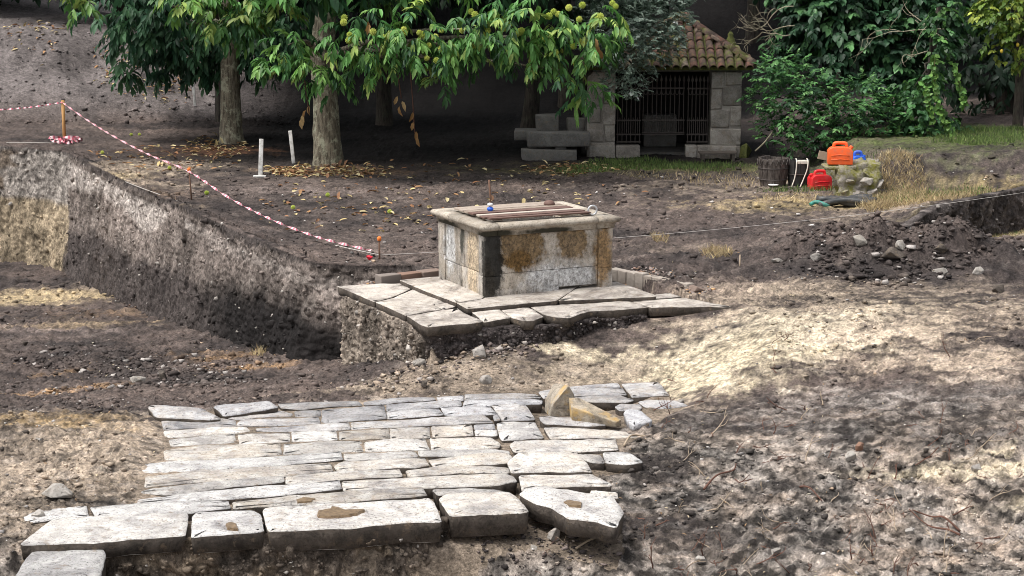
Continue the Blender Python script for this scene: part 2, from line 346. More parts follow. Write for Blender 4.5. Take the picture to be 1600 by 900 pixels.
def pdist(x, y, pts):
    d = np.full(x.shape, 1e9)
    for (x1, y1), (x2, y2) in zip(pts[:-1], pts[1:]):
        dx, dy = x2 - x1, y2 - y1; t = np.clip(((x - x1) * dx + (y - y1) * dy) / (dx * dx + dy * dy), 0, 1)
        d = np.minimum(d, (x - x1 - t * dx) ** 2 + (y - y1 - t * dy) ** 2)
    return np.sqrt(d)
PLAT = np.array([PA, PB] + PFRONT + [pxy(1070, 462), pxy(1030, 450), (0.9, 22.0), pxy(690, 418), pxy(600, 428)])
PAVE = np.array([pxy(u, v, PZ) for u, v in [(30,858),(60,800),(135,792),(210,784),(222,722),(256,702),(252,658),(230,640),(330,632),(422,625),(560,624),(680,618),(730,612),(840,605),(965,595),(1030,596),(1050,620),(1075,632),(1020,660),(950,664),(1000,682),(960,702),(1005,722),(930,730),(960,758),(968,775),(976,800),(962,822),(885,811),(828,803),(690,816),(414,832),(289,841)]])
FRONT = [pxy(u, v, PZ) for u, v in [(-400,880),(30,856),(160,850),(289,840),(414,832),(550,827),(690,816),(828,803),(887,810),(962,822),(1040,800),(1300,800)]]
_FX = np.array([p[0] for p in FRONT]); _FY = np.array([p[1] for p in FRONT])
BANK = [pxy(1405, 356), pxy(1440, 344), pxy(1480, 333), pxy(1545, 319), pxy(1640, 300), pxy(1800, 275), pxy(2100, 250)]
_BX = np.array([p[0] for p in BANK]); _BY = np.array([p[1] for p in BANK])
def g2(x, y, c, rx, ry, rot=0.0):
    cx, cy = c; ca, sa = math.cos(rot), math.sin(rot); a = (x - cx) * ca + (y - cy) * sa; b = -(x - cx) * sa + (y - cy) * ca
    return np.exp(-(a / rx) ** 2 - (b / ry) ** 2)
HEAP = pxy(1385, 415); HEAP_B = pxy(1500, 418); HEAP_C = pxy(1275, 418)
def terrain(x, y, fine=True):
    x = np.asarray(x, float); y = np.asarray(y, float)
    lo = lower(x, y)
    # upper ground
    up = 0.07 * fbm(x * .6, y * .6, 1, 3) + .13 * fbm(x * 1.3, y * 1.3, 16, 3) * ss((x + 1.5) / 3) * ss((31 - y) / 3)
    yb = np.interp(x, _BX, _BY); sb = y - yb; mk = ss((x - BANK[0][0] + .1) / 0.7)
    rag = .12 * fbm(x * 3, y * 0.5, 21, 3)
    up = up + mk * (0.16 * ss((sb + .1 + rag) / .05) * np.exp(-np.maximum(sb, 0) / 1.2) - 0.46 * (1 - ss((sb + .12 + rag) / .06)) * ss(1 + (sb + .1) / 3.0))
    up = up + .50 * ss((x - 4.95) / .7) * ss((y - 26.7 - .25 * fbm(x * 1.5, y, 8, 2)) / 1.3)
    heap = .34 * g2(x, y, HEAP, 1.15, .66) + .26 * g2(x, y, HEAP_B, .75, .6) + .2 * g2(x, y, HEAP_C, .7, .5)
    up = up + heap * (1 + 1.1 * fbm(x * 3.2, y * 3.2, 9, 4))
    up = up + .12 * g2(x, y, pxy(1130, 447), .32, .22)
    up = up + 1.85 * ss((y - 39.0 + fbm(x * .3, y * .3, 2, 3) * 3) / 4.0) * ss((-4.8 - x) / 5.5) * (1 + .35 * fbm(x * .35, y * .35, 4, 3))
    up = up + .45 * ss((y - 46) / 3.0) * ss((-11.0 - x) / 2.5)
    up = up + (3.6 + 1.2 * fbm(x * .15, y * .15, 6, 2)) * ss((y - 40.5) / 9.0) * ss((x + 8.5) / 5)
    up = up + 3.5 * ss((y - 50) / 10.0) * ss((-x - 2) / 3)
    d = pdist(x, y, EDGE); ins = inside(x, y, LOWPOLY); sd = np.where(ins, d, -d)
    up = up + .07 * np.exp(-(sd / .35) ** 2) * (x < -1.6) * (.6 + 1.6 * fbm(x * 3, y * 3, 14, 3))
    plat = inside(x, y, PLAT); up = np.where(plat, -0.13, up)
    wdt = .05 + 1.2 * ss((x - 2.4) / 1.2)
    m = ss((sd + .10) / wdt)
    z = up * (1 - m) + lo * m
    # ground in front of the paving drops away
    yf = np.interp(x, _FX, _FY); sf = yf - y
    soft = .07 + .75 * ss((x + .55) / 1.0) + .5 * ss((-3.05 - x) / .5)
    dep = .50 * (1 - ss((x - .0) / 1.2)) * ss((x + 4.0) / .8)
    z = z - dep * ss((sf + .10) / soft)
    pv = inside(x, y, PAVE)
    if fine:
        near = np.exp(-np.maximum(y - 24, 0) / 14)
        rough = .45 + .55 * ss(.5 + 1.6 * fbm(x * .5, y * .5, 30, 2))
        n = .085 * fbm(x * 2.2, y * 2.2, 40, 3) + .085 * fbm(x * 7, y * 7, 41, 3) + .055 * np.abs(fbm(x * 15, y * 15, 42, 3)) * 2 + .035 * np.abs(fbm(x * 30, y * 30, 43, 2)) * 2 * near
        pit = m * ss((-.65 - lo) / .4)
        n = n + .055 * fbm(x * 1.1, y * 4.5, 47, 3)
        n = n * rough + pit * .10 * np.abs(fbm(x * 4.5, y * 4.5, 45, 4)) * 1.6
        n = n + heap * .45 * fbm(x * 8, y * 8, 46, 4)
        z = z + n * np.where(plat, 0, 1) * np.where(pv, .07, 1.0)
    dp = pdist(x, y, [tuple(q) for q in PAVE] + [tuple(PAVE[0])]); z = np.where(pv, np.minimum(z, PZ - .011), np.minimum(z, np.where(y > 13.6, PZ - .01 + .33 * dp, 9)))
    return z
def G(u, v):                                                   # where the sight line meets the ground
    r = ray(u, v); y = np.concatenate([np.linspace(9, 30, 1600), np.linspace(30, 60, 700)]); x = r[0] / r[1] * y; zz = CH + r[2] / r[1] * y
    h = terrain(x, y); k = np.argmax(zz <= h)
    if zz[k] > h[k]: k = len(y) - 1
    return np.array([x[k], y[k], h[k]])
def gz(x, y): return float(terrain(np.array([x]), np.array([y]))[0])

# soil colours: kinds of earth with ragged borders, plus a near-black standing in for shade
DARK, MID, TAN = np.array([.055, .046, .044]), np.array([.205, .165, .150]), np.array([.33, .265, .205])
PALE, SAND, OCH, SHADE_SOIL = np.array([.40, .36, .33]), np.array([.69, .585, .42]), np.array([.30, .19, .105]), np.array([.008, .007, .007])
PATCH = [  # u, v, level, radius across, radius along, colour, strength
 (1235,525,-.1,1.1,.7,SAND,1.0),(1060,565,-.3,1.0,.5,SAND,1.25),(960,590,-.4,.8,.3,SAND,.9),(1300,492,0,1.2,.6,np.array([.58,.50,.38]),.9),(1420,520,-.1,.9,.6,TAN*1.5,.9),(1150,600,-.4,.9,.35,SAND,.6),(1200,465,0,1.3,.7,TAN*1.3,.8),(1430,460,0,1.6,.8,TAN,.7),
 (1490,735,-.55,.9,.18,SAND,.75),(1590,770,-.55,.4,.2,SAND,.6),(1530,705,-.5,.35,.12,SAND,.7),(1080,630,-.45,.35,.2,TAN*1.5,.8),(900,520,-.15,.5,.16,SAND,1.0),(820,520,-.2,.3,.12,TAN*1.6,.7),
 (1090,690,-.5,.9,.5,TAN*1.1,.5),(1250,700,-.5,1.2,.6,PALE*.8,.45),(1500,640,-.4,1.4,.6,PALE*.75,.45),(1200,850,-.7,1.0,.3,PALE*.7,.45),(1450,850,-.75,.8,.3,PALE*.7,.4),
 (1520,560,-.15,1.2,.5,TAN*1.5,.8),(1560,490,0,1.2,.5,TAN*1.2,.8),(1350,625,-.35,1.3,.45,PALE*1.05,.6),(1160,730,-.55,.6,.25,PALE*.95,.6),(1400,780,-.6,.9,.25,PALE*.95,.55),(1560,840,-.7,.7,.3,PALE*.9,.5),(1290,480,0,2.2,.7,np.array([.46,.38,.28]),.55),
 (1150,668,-.5,.45,.25,DARK*.6,.95),(1250,660,-.45,.5,.15,DARK*.8,.7),(1420,610,-.3,.6,.15,DARK*.9,.7),(1230,760,-.6,.5,.14,DARK*.8,.7),(1560,690,-.5,.4,.15,DARK*.8,.7),(1100,830,-.75,.5,.2,DARK*.8,.8),(1290,692,-.5,.28,.12,DARK*.7,.9),(1110,770,-.6,.3,.2,DARK*.8,.8),(1370,745,-.55,.4,.12,DARK*.8,.8),(1460,690,-.5,.5,.15,DARK*.9,.7),(1270,820,-.7,.4,.15,DARK*.8,.7),(1520,620,-.35,.6,.2,DARK*1.0,.6),(1040,720,-.55,.25,.3,DARK*.6,1.0),(1000,840,-.8,.5,.3,DARK*.8,.9),(800,870,-.9,.9,.3,DARK*.8,.9),(1190,545,-.15,.35,.12,TAN*.5,.8),
 (110,720,-.5,1.1,1.0,TAN,1.2),(20,800,-.5,.9,.7,TAN*.85,1.0),(190,680,-.5,.6,.5,TAN*1.25,1.0),(80,660,-.5,.8,.3,np.array([.34,.24,.13]),.9),
 (650,600,-.5,1.0,.55,TAN*.85,1.1),(800,575,-.3,1.1,.55,TAN*.85,1.0),(560,608,-.55,.8,.3,TAN,.9),(940,540,-.2,.6,.3,TAN*.9,.9),
 (60,465,-1.9,1.6,.8,np.array([.46,.36,.22]),1.1),(200,490,-1.75,1.5,.7,OCH*.6,.6),(130,505,-1.6,1.2,.4,np.array([.40,.30,.19]),.8),(30,520,-1.6,1.4,.6,MID,.7),
 (330,555,-1.2,.55,.28,OCH*.95,.95),(400,575,-1.1,.5,.22,OCH,.9),(90,578,-1.2,.4,.18,OCH*.8,.8),(150,612,-1.1,.6,.2,OCH*.8,.9),(40,622,-1.1,.5,.15,OCH*1.1,.9),(250,560,-1.2,.6,.3,DARK*.7,.9),(330,600,-1.0,.9,.25,DARK*.6,1.0),(200,585,-1.1,.6,.3,DARK*.8,.9),(440,530,-1.3,.7,.4,DARK*1.2,.8),
 (215,175,0,1.3,.8,np.array([.17,.085,.05]),.9),(300,172,0,1.5,.7,np.array([.16,.09,.05]),.8),(330,235,0,1.2,.9,np.array([.15,.075,.045]),.85),(520,268,0,1.2,.6,np.array([.19,.12,.07]),.8),(230,265,0,1.2,.9,TAN*.95,1.0),(270,290,0,.8,.6,TAN*1.1,.8),(50,165,0,1.6,1.0,TAN*.8,.7),
 (430,300,0,1.6,.9,MID*1.1,.6),(1000,265,0,2.5,.8,np.array([.13,.12,.05]),.9),(1180,290,0,2.4,1.0,TAN*.9,.7),(1240,320,0,2.0,.9,TAN*.85,.7),(1100,300,0,1.5,.8,TAN*.7,.5),(1320,345,0,1.4,.6,TAN*.95,.6),(1450,265,.5,2.6,1.0,np.array([.34,.26,.13]),1.0),(1560,290,.5,1.2,.6,np.array([.30,.25,.13]),.8),(1550,220,.5,3.0,2.0,np.array([.09,.11,.04]),1.0),
 (1050,395,0,1.2,.7,TAN*.8,.5),(900,400,0,1.0,.6,MID*1.15,.4),(1500,300,.3,2.4,.5,MID*1.2,.7),(1540,365,-.4,1.2,.5,DARK,.8),(1350,300,.2,.5,.4,TAN,.6)]
PATCH = [(pxy(u, v, z), rx, ry, c, s) for u, v, z, rx, ry, c, s in PATCH]
def soil_col(x, y):
    n1 = fbm(x * .9, y * .9, 60, 4); n2 = fbm(x * 3.5, y * 3.5, 61, 4); n3 = fbm(x * 13, y * 13, 62, 3); n4 = fbm(x * 4, y * 17, 63, 4)
    t = np.clip(.5 + 1.5 * n1 + .9 * n2, 0, 1)[..., None]
    c = DARK * .85 * (1 - t) + MID * np.array([.74, .71, .68]) * t
    fg = ss((16.8 - y) / 2.0)[..., None]; c = c * (1 - fg) + ((MID * np.array([1.24, 1.30, 1.22]) * (1 - .25 * n1[..., None]) + np.array([.03, .0, -.02]) * n2[..., None] * 2) * np.clip(.16 + 1.45 * np.clip(.48 + .9 * n2 + 2.3 * n3 + .7 * n1, 0, 1), 0, 2)[..., None]) * fg
    # under the trees: dark humus, blackened to stand in for canopy shade
    sh = ss((y - 28.5 + 2.0 * n1) / 4.5) * ss((x + 7.5) / 3) * ss((7.0 - x) / 3); sh = np.maximum(sh, ss((y - 37) / 3) * ss((x + 7) / 3))[..., None]; c = c * (1 - sh) + SHADE_SOIL * (.7 + .8 * t) * sh
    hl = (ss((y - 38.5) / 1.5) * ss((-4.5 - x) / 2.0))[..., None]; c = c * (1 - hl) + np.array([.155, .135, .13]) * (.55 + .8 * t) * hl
    wx = x + 1.1 * fbm(x * 1.3, y * 1.3, 64, 5, .6); wy = y + 1.0 * fbm(x * 1.3, y * 1.3, 68, 5, .6)
    gran = np.clip(.45 + 1.5 * ss(.5 + 2.2 * fbm(x * 17, y * 22, 66, 3)) * (.7 + .8 * ss(.5 + 2 * n3)), .25, 1.0)
    for p, rx, ry, col, s in PATCH:
        gg = g2(wx, wy, p, rx * 1.2, ry * 1.2); a = ss((1.25 * gg * s + (.7 * n2 + .9 * n4 + .6 * n3) * ss(gg / .3) - .26) / .8) * min(.95, s)
        a = (a * gran * (1 - ss((y - 38.2) / 1.0)))[..., None]; c = c * (1 - a) + col * (.8 + .5 * t) * a
    bk = 1 - ss((y - 27) / 6)
    crust = (ss((n4 + .35 * n2 - .10) / .14) * (.2 + .4 * ss((19 - y) / 3)) * bk)[..., None]; c = c * (1 - crust) + (c * .5 + PALE * .42) * crust
    dk = (ss((-fbm(x * 20, y * 20, 65, 3) - .3 * n2 - .08) / .14) * .55 * bk)[..., None]; c = c * (1 - dk) + DARK * .55 * dk
    pv = inside(x, y, PAVE)[..., None]; c = np.where(pv, TAN * .72 * (.6 + .8 * t), c)
    return np.clip(c, .006, .8)

def build_ground():
    ii = np.linspace(1 / 9.4, 1 / 48.0, 660); yy = np.concatenate([[3, 6, 8], 1 / ii, [50, 53, 56, 60, 66, 75, 90, 120]])
    rr = np.concatenate([[-2, -1.4, -1, -.75, -.6, -.55, -.48], np.linspace(-.42, .42, 800), [.48, .55, .6, .75, 1, 1.4, 2]])
    Y, Rr = np.meshgrid(yy, rr, indexing='ij'); X = Rr * Y
    Z = terrain(X.ravel(), Y.ravel()).reshape(X.shape)
    V = np.stack([X, Y, Z], -1).reshape(-1, 3); ny, nx = X.shape
    a = (np.arange(ny - 1)[:, None] * nx + np.arange(nx - 1)[None]).ravel()
    Fc = np.stack([a, a + 1, a + nx + 1, a + nx], -1)
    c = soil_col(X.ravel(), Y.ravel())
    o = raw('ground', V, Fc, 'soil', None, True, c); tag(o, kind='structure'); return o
build_ground()

# ------------------------------------------------------------------ cut earth faces
def section(name, path, ztop, zbot, colfn, res=.022, amp=.05, batter=0.0, lip=.2, seed=0, mat='soil_section'):
    pts = [np.array(p, float) for p in path]; L = [0]
    for a, b in zip(pts[:-1], pts[1:]): L.append(L[-1] + np.linalg.norm(b - a))
    n = int(L[-1] / res) + 1; s = np.linspace(0, L[-1], n)
    px = np.interp(s, L, [p[0] for p in pts]); py = np.interp(s, L, [p[1] for p in pts])
    k = max(3, int(.25 / res)); ker = np.ones(2 * k + 1) / (2 * k + 1)
    px = np.convolve(np.pad(px, k, 'edge'), ker, 'valid'); py = np.convolve(np.pad(py, k, 'edge'), ker, 'valid')
    tx, ty = np.gradient(px), np.gradient(py); q = np.hypot(tx, ty); nx_, ny_ = ty / q, -tx / q      # points to the pit side
    if name_side.get(name, 1) < 0: nx_, ny_ = -nx_, -ny_
    zt = ztop(px, py) if callable(ztop) else np.full(n, ztop); zb = zbot(px + nx_ * .3, py + ny_ * .3) if callable(zbot) else np.full(n, zbot)
    m = int(max((zt - zb).max(), .2) / res) + 2; mt = 5
    rows = []
    for j in range(mt):                                        # crumbling lip on the upper ground
        f = 1 - j / mt; off = -lip * f
        X = px + nx_ * (off + .05 * fbm(s * 4, s * 0 + j, 70 + seed, 3) * 2); Y = py + ny_ * (off + .05 * fbm(s * 4, s * 0 + j, 70 + seed, 3) * 2)
        Z = zt + .028 * (1 - f ** 3) - .06 * f ** 4 + .05 * fbm(s * 9, s * 0 + j * .5, 72 + seed, 3) * (1 - f)
        rows.append((X, Y, Z, np.full(n, -.05)))
    for j in range(m):
        f = j / (m - 1); Zl = zt + .02 + (zb - .12 - zt - .02) * f; dp = zt - Zl
        o_ = amp * 2.2 * fbm(s * 1.6, Zl * 1.4, 74 + seed, 3) + amp * 2.2 * fbm(s * 7, Zl * 5.0, 76 + seed, 3) + amp * 1.6 * np.abs(fbm(s * 18, Zl * 13, 78 + seed, 3)) * 2
        o_ = o_ * ss(.25 + dp / .12) + batter * (np.maximum(dp, 0) / np.maximum(zt - zb, .2)) ** 1.4 + .03
        rows.append((px + nx_ * o_, py + ny_ * o_, Zl, dp))
    X = np.array([r[0] for r in rows]); Y = np.array([r[1] for r in rows]); Z = np.array([r[2] for r in rows]); D = np.array([r[3] for r in rows])
    S = np.broadcast_to(s, X.shape); V = np.stack([X, Y, Z], -1).reshape(-1, 3); mm, nn = X.shape
    a = (np.arange(mm - 1)[:, None] * nn + np.arange(nn - 1)[None]).ravel(); Fc = np.stack([a, a + nn, a + nn + 1, a + 1], -1)
    c = colfn(S.ravel(), Z.ravel(), D.ravel(), X.ravel(), Y.ravel())
    o = raw(name, V, Fc, mat, None, True, c); tag(o, kind='structure'); FACES[name] = (V[mt * nn:], c[mt * nn:]); return o
FACES = {}
name_side = {}
def upz(x, y):
    return np.maximum(terrain(x + .0, y + .0, False), -.02) * 0 + .03
def col_trench(s, z, d, x, y):
    n1 = fbm(s * 1.1, z * 1.6, 80, 4); n2 = fbm(s * 7, z * 2.2, 81, 4); n3 = fbm(s * 22, z * 9, 82, 3)
    isfar = (y > KC[1] - .02) & (x < KC[0] + .25)
    base = np.array([.19, .158, .14]) * (1 + 1.5 * n1 + .8 * n2)[..., None]
    # dry pale earth reaching down from the top in tongues, damp dark earth below
    yk = KC[1] - y
    tongue = .78 - .10 * yk + .42 * np.exp(-((yk - 5.3) / 1.1) ** 2) + .26 * fbm(s * .9, s * 0, 83, 3) + .10 * n2
    tongue = np.where(yk > 7.2, .35 + .3 * n1, tongue)
    pale = (ss((tongue - d) / .12) * ss((d - .10) / .10) * np.where(yk > 7.6, .35, .92))[..., None]
    c = base * (1 - pale) + np.array([.43, .38, .345]) * (1 + 1.0 * n2 + .5 * n1)[..., None] * pale
    fl = (ss((n2 + .5 * n3 - .12) / .14) * .35 * ss((d - .25) / .2))[..., None]; c = c * (1 - fl) + np.array([.38, .335, .30]) * fl
    wet = (ss((d - (1.15 + .5 * n1 - .05 * np.clip(yk, 0, 12))) / .25) * .85)[..., None]; c = c * (1 - wet) + DARK * 1.0 * wet  # damp earth towards the foot, deepened as painted shade near the platform
    # far side: yellowish clay below a grey layer
    fc = np.array([.33, .295, .265]) * (1 + 1.2 * n2 + .8 * n1)[..., None]; k = (ss((d - .85 - .25 * n1) / .12))[..., None]
    fc = fc * (1 - k) + np.array([.33, .265, .185]) * (1 + 1.8 * n1 + 1.4 * n2)[..., None] * k
    hole = (ss((n1 + .8 * fbm(x * 1.2, z * 3, 86, 3) - .1) / .1) * .8)[..., None]; fc = fc * (1 - hole) + np.array([.11, .08, .055]) * hole
    fw = (ss((KC[0] + .3 - x + .5 * n2 + .3 * n1) / .35) * ss((y - KC[1] + .8) / .4))[..., None]; c = c * (1 - fw) + fc * fw
    nook_shade = (ss((yk - 7.6 + 1.6 * n1) / 2.2) * ss((d - .30 - .4 * n1) / .45) * .92)[..., None]; c = c * (1 - nook_shade) + SHADE_SOIL * 1.4 * nook_shade  # sunken corner by the platform: its shade is painted into the earth colour
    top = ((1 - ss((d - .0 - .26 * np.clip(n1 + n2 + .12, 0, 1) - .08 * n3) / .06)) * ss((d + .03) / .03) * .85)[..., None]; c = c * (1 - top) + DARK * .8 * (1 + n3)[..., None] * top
    lp = (d < -.01)[..., None]; c = np.where(lp, soil_col(x, y) * (1 + .8 * n3 + .8 * n2)[..., None], c)
    return np.clip(c, .008, .7)
section('trench_side', TRENCH[1:], upz, lower, col_trench, res=.026, amp=.038, batter=.22, lip=.10, seed=0)
def col_plat(s, z, d, x, y):
    n1 = fbm(s * 1.5, z * 2, 90, 4); n2 = fbm(s * 8, z * 2.0, 91, 4)
    c = np.array([.21, .175, .145]) * (1 + 1.2 * n1 + 1.4 * n2)[..., None]
    lowl = ss((d - .3) / .4)[..., None]; c = c * (1 - .5 * lowl) + np.array([.36, .30, .24]) * (1 + 1.4 * n2)[..., None] * .5 * lowl
    fr = ss((x - PB[0] + .1) / .15)[..., None]; c = c * (1 - fr) + DARK * 1.2 * (1 + 1.5 * n2)[..., None] * fr
    return np.clip(c, .008, .7)
_ins = [np.array(p) + np.array(q) for p, q in zip([PA, PB] + PFRONT[:7], [(.05, -.02), (.06, .06)] + [(0, .07)] * 7)]
section('platform_side', [(-1.2, 20.75)] + _ins, -.10, lambda x, y: lower(x, y) - .05, col_plat, res=.02, amp=.045, lip=.1, seed=5)
def col_front(s, z, d, x, y):
    n1 = fbm(s * 2.5, z * 3, 95, 4); n2 = fbm(s * 9, z * 6, 96, 4)
    c = np.array([.13, .105, .085]) * (1 + 1.5 * n1 + 1.3 * n2)[..., None]; k = ss((n1 + .05) / .12)[..., None]
    return np.clip(c * (1 - k * .6) + np.array([.22, .17, .12]) * (1 + n2)[..., None] * k * .6, .006, .6)
section('paving_bed_face', [(p[0], p[1] + .12) for p in FRONT[1:7]] + [(FRONT[6][0] + .12, FRONT[6][1] + .35)], PZ - .06, lambda x, y: np.full(np.shape(x), -1.08), col_front, res=.018, amp=.06, batter=.06, lip=.05, seed=9)
def col_bank(s, z, d, x, y):
    n1 = fbm(s * 2, z * 3, 97, 4); n2 = fbm(s * 8, z * 6, 98, 4)
    c = np.array([.10, .085, .08]) * (1 + 1.4 * n1 + 1.5 * n2)[..., None]; fl = (ss((n2 - .1) / .1) * .5)[..., None]
    return np.clip(c * (1 - fl) + np.array([.24, .21, .19]) * fl, .008, .6)
section('bank_face', [(p[0], p[1] - .24) for p in BANK], lambda x, y: .02 + .14 * ss((x - BANK[0][0]) / .7), lambda x, y: np.full(np.shape(x), -.5) * ss((x - BANK[0][0] + .2) / .8) - .02, col_bank, res=.024, amp=.06, batter=-.06, seed=12)

# ------------------------------------------------------------------ old paving, stone by stone
def poly_stone(name, pts, ztop, thick, mat, parent, inset=.010, rnd=.03, tilt=None, relief=1.0, step=.055, label=None, side=None, bev=1.0):
    pts = [np.array(p[:2], float) for p in pts]
    area = sum(a[0] * b[1] - b[0] * a[1] for a, b in zip(pts, pts[1:] + pts[:1]))
    if area < 0: pts = pts[::-1]
    q = []                                                     # cut the corners, then walk the outline
    for k, p in enumerate(pts):
        a, b = pts[k - 1], pts[(k + 1) % len(pts)]
        la, lb = np.linalg.norm(a - p), np.linalg.norm(b - p)
        q.append(p + (a - p) * min(.35, rnd / max(la, 1e-6))); q.append(p + (b - p) * min(.35, rnd / max(lb, 1e-6)))
    out = []
    for a, b in zip(q, q[1:] + q[:1]):
        L = np.linalg.norm(b - a); m = max(1, int(round(L / step)))
        for i in range(m): out.append(a + (b - a) * i / m)
    o = np.array(out); n = len(o); d = np.roll(o, -1, 0) - np.roll(o, 1, 0); d /= np.maximum(np.linalg.norm(d, axis=1), 1e-9)[:, None]
    nrm = np.stack([d[:, 1], -d[:, 0]], -1)
    sd = random.randint(0, 60); jit = .010 * fbm(o[:, 0] * 9, o[:, 1] * 9, sd, 3) * relief
    o = o - nrm * (inset + jit[:, None]); c = o.mean(0)
    small = min(.05, .35 * np.min(np.linalg.norm(o - c, axis=1)))
    rings = [(o - nrm * .012, -thick), (o - nrm * .004, -min(.05, thick * .45)), (o, -.014 * bev), (o - nrm * min(.006, small * .25) * bev, -.004 * bev), (o - nrm * small, .001), (c + (o - c) * .55, .002), (c + (o - c) * .25, .002)]
    V = []
    tx, ty = tilt if tilt else (random.uniform(-.012, .012), random.uniform(-.012, .012))
    for r, dz in rings:
        zz = ztop + dz + .020 * relief * fbm(r[:, 0] * 3.2, r[:, 1] * 3.2, sd + 3, 3) + .010 * relief * fbm(r[:, 0] * 14, r[:, 1] * 14, sd + 5, 2) + (r[:, 0] - c[0]) * tx + (r[:, 1] - c[1]) * ty
        V.append(np.column_stack([r, zz]))
    V = np.concatenate(V + [np.array([[c[0], c[1], V[-1][:, 2].mean()]])]); Fc = []
    for k in range(len(rings) - 1):
        for i in range(n): j = (i + 1) % n; Fc.append((k * n + i, k * n + j, (k + 1) * n + j, (k + 1) * n + i))
    b = (len(rings) - 1) * n
    for i in range(n): Fc.append((b + i, b + (i + 1) % n, len(V) - 1))
    Fc.append(tuple(range(n - 1, -1, -1)))
    s = raw(name, V, Fc, mat, parent, True)
    if side:                                                   # side faces: earth stain, blackened further to stand in for shade
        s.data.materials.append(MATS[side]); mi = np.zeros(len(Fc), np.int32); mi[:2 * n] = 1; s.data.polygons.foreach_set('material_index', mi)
    if label: s['label'] = label
    return s
STONES = [  # outline of each stone as traced
 [(349,653),(389,646),(437,640),(458,645),(454,649),(407,651),(374,655)],
 [(252,657),(349,654),(368,656),(368,665),(317,667),(256,671)],[(370,662),(379,655),(497,650),(501,660),(426,665),(389,666),(370,666)],
 [(256,673),(317,668),(385,666),(392,672),(366,676),(308,680),(265,683),(257,679)],[(394,667),(510,661),(545,659),(548,670),(510,672),(396,674)],
 [(264,687),(300,682),(367,677),(369,690),(267,696)],[(372,678),(453,674),(453,689),(374,692)],[(456,674),(525,672),(528,686),(456,689)],[(530,674),(607,668),(608,684),(530,686)],[(609,667),(671,664),(672,682),(609,684)],[(674,666),(737,663),(740,678),(677,682)],[(741,663),(772,662),(773,669),(742,670)],[(742,672),(776,671),(777,680),(743,681)],
 [(548,659),(609,656),(697,650),(754,648),(771,660),(673,663),(609,666),(549,670)],[(460,642),(501,639),(501,649),(462,650)],[(503,640),(600,633),(604,654),(510,660),(503,658)],
 [(604,631),(682,627),(720,626),(721,634),(690,636),(604,642)],[(604,643),(686,637),(693,648),(606,654)],[(689,636),(765,634),(780,646),(696,648)],
 [(682,620),(724,617),(724,625),(686,627)],[(568,628),(615,622),(677,622),(681,625),(604,630),(570,632)],[(434,630),(509,627),(560,627),(566,632),(510,635),(470,639),(440,637)],
 [(726,614),(800,613),(836,614),(846,620),(800,621),(726,623)],[(726,624),(800,622),(848,623),(846,629),(800,631),(765,633),(723,634)],
 [(768,634),(800,632),(821,632),(836,654),(800,655),(785,656),(780,648)],[(771,648),(778,647),(782,655),(773,656)],[(776,659),(800,657),(836,658),(849,682),(800,685),(785,686),(781,680)],
 [(843,650),(856,650),(935,655),(948,663),(920,665),(852,661),(845,656)],[(850,667),(909,667),(978,672),(999,680),(961,682),(860,685)],
 [(888,603),(965,598),(969,604),(890,607)],[(841,611),(862,606),(972,605),(980,615),(890,618),(850,621)],[(895,620),(969,617),(991,625),(980,628),(920,627)],
 [(971,599),(1029,597),(1046,618),(1021,618),(988,621)],[(997,628),(1012,624),(1062,626),(1075,633),(1062,635),(1032,638),(1008,635)],[(961,635),(969,630),(999,630),(1003,635),(999,639),(969,641)],
 [(256,704),(312,696),(438,691),(440,709),(387,714),(282,719),(258,717)],[(444,693),(500,689),(565,687),(567,704),(500,706),(442,709)],[(570,690),(602,685),(664,684),(671,699),(644,700),(571,703)],[(672,684),(767,683),(782,693),(780,699),(674,701)],[(796,692),(805,687),(962,685),(966,702),(891,704),(803,704)],
 [(224,723),(290,717),(390,715),(490,708),(532,706),(536,718),(490,721),(420,728),(330,733),(235,739),(221,737)],[(537,708),(649,704),(653,711),(640,713),(606,717),(539,718)],[(654,704),(771,701),(795,704),(797,708),(677,712),(655,711)],
 [(228,745),(316,734),(412,728),(490,723),(516,722),(520,733),(448,741),(350,749),(290,753),(226,760)],[(522,727),(537,719),(664,714),(670,726),(651,730),(527,734)],[(670,716),(696,713),(790,706),(800,712),(797,722),(767,725),(677,728)],
 [(219,767),(235,762),(290,755),(350,750),(443,743),(444,752),(420,755),(330,763),(300,769),(258,771)],[(447,743),(520,735),(624,732),(629,742),(531,748),(500,752),(447,753)],[(634,734),(676,730),(767,727),(795,730),(796,737),(715,738),(638,742)],
 [(216,777),(256,773),(294,767),(420,757),(500,753),(530,750),(534,763),(490,768),(390,775),(300,780),(214,784)],[(534,751),(565,749),(715,740),(790,739),(803,744),(808,751),(780,757),(730,758),(640,761),(537,765)],
 [(793,722),(811,706),(900,706),(917,724),(925,738),(799,738)],[(903,708),(938,709),(946,722),(925,722),(908,715)],[(942,708),(981,706),(1005,722),(976,725),(947,723)],[(811,743),(925,740),(953,753),(955,757),(920,757),(860,761),(816,765)],
 [(37,806),(62,796),(135,791),(139,807),(87,810),(40,817)],[(141,792),(217,786),(357,780),(360,792),(300,799),(150,807)],[(363,784),(400,780),(510,770),(660,762),(668,774),(640,777),(490,788),(430,790),(400,792),(365,795)],[(675,766),(724,762),(775,765),(792,770),(683,773)],[(923,766),(964,770),(966,778),(923,775)]]
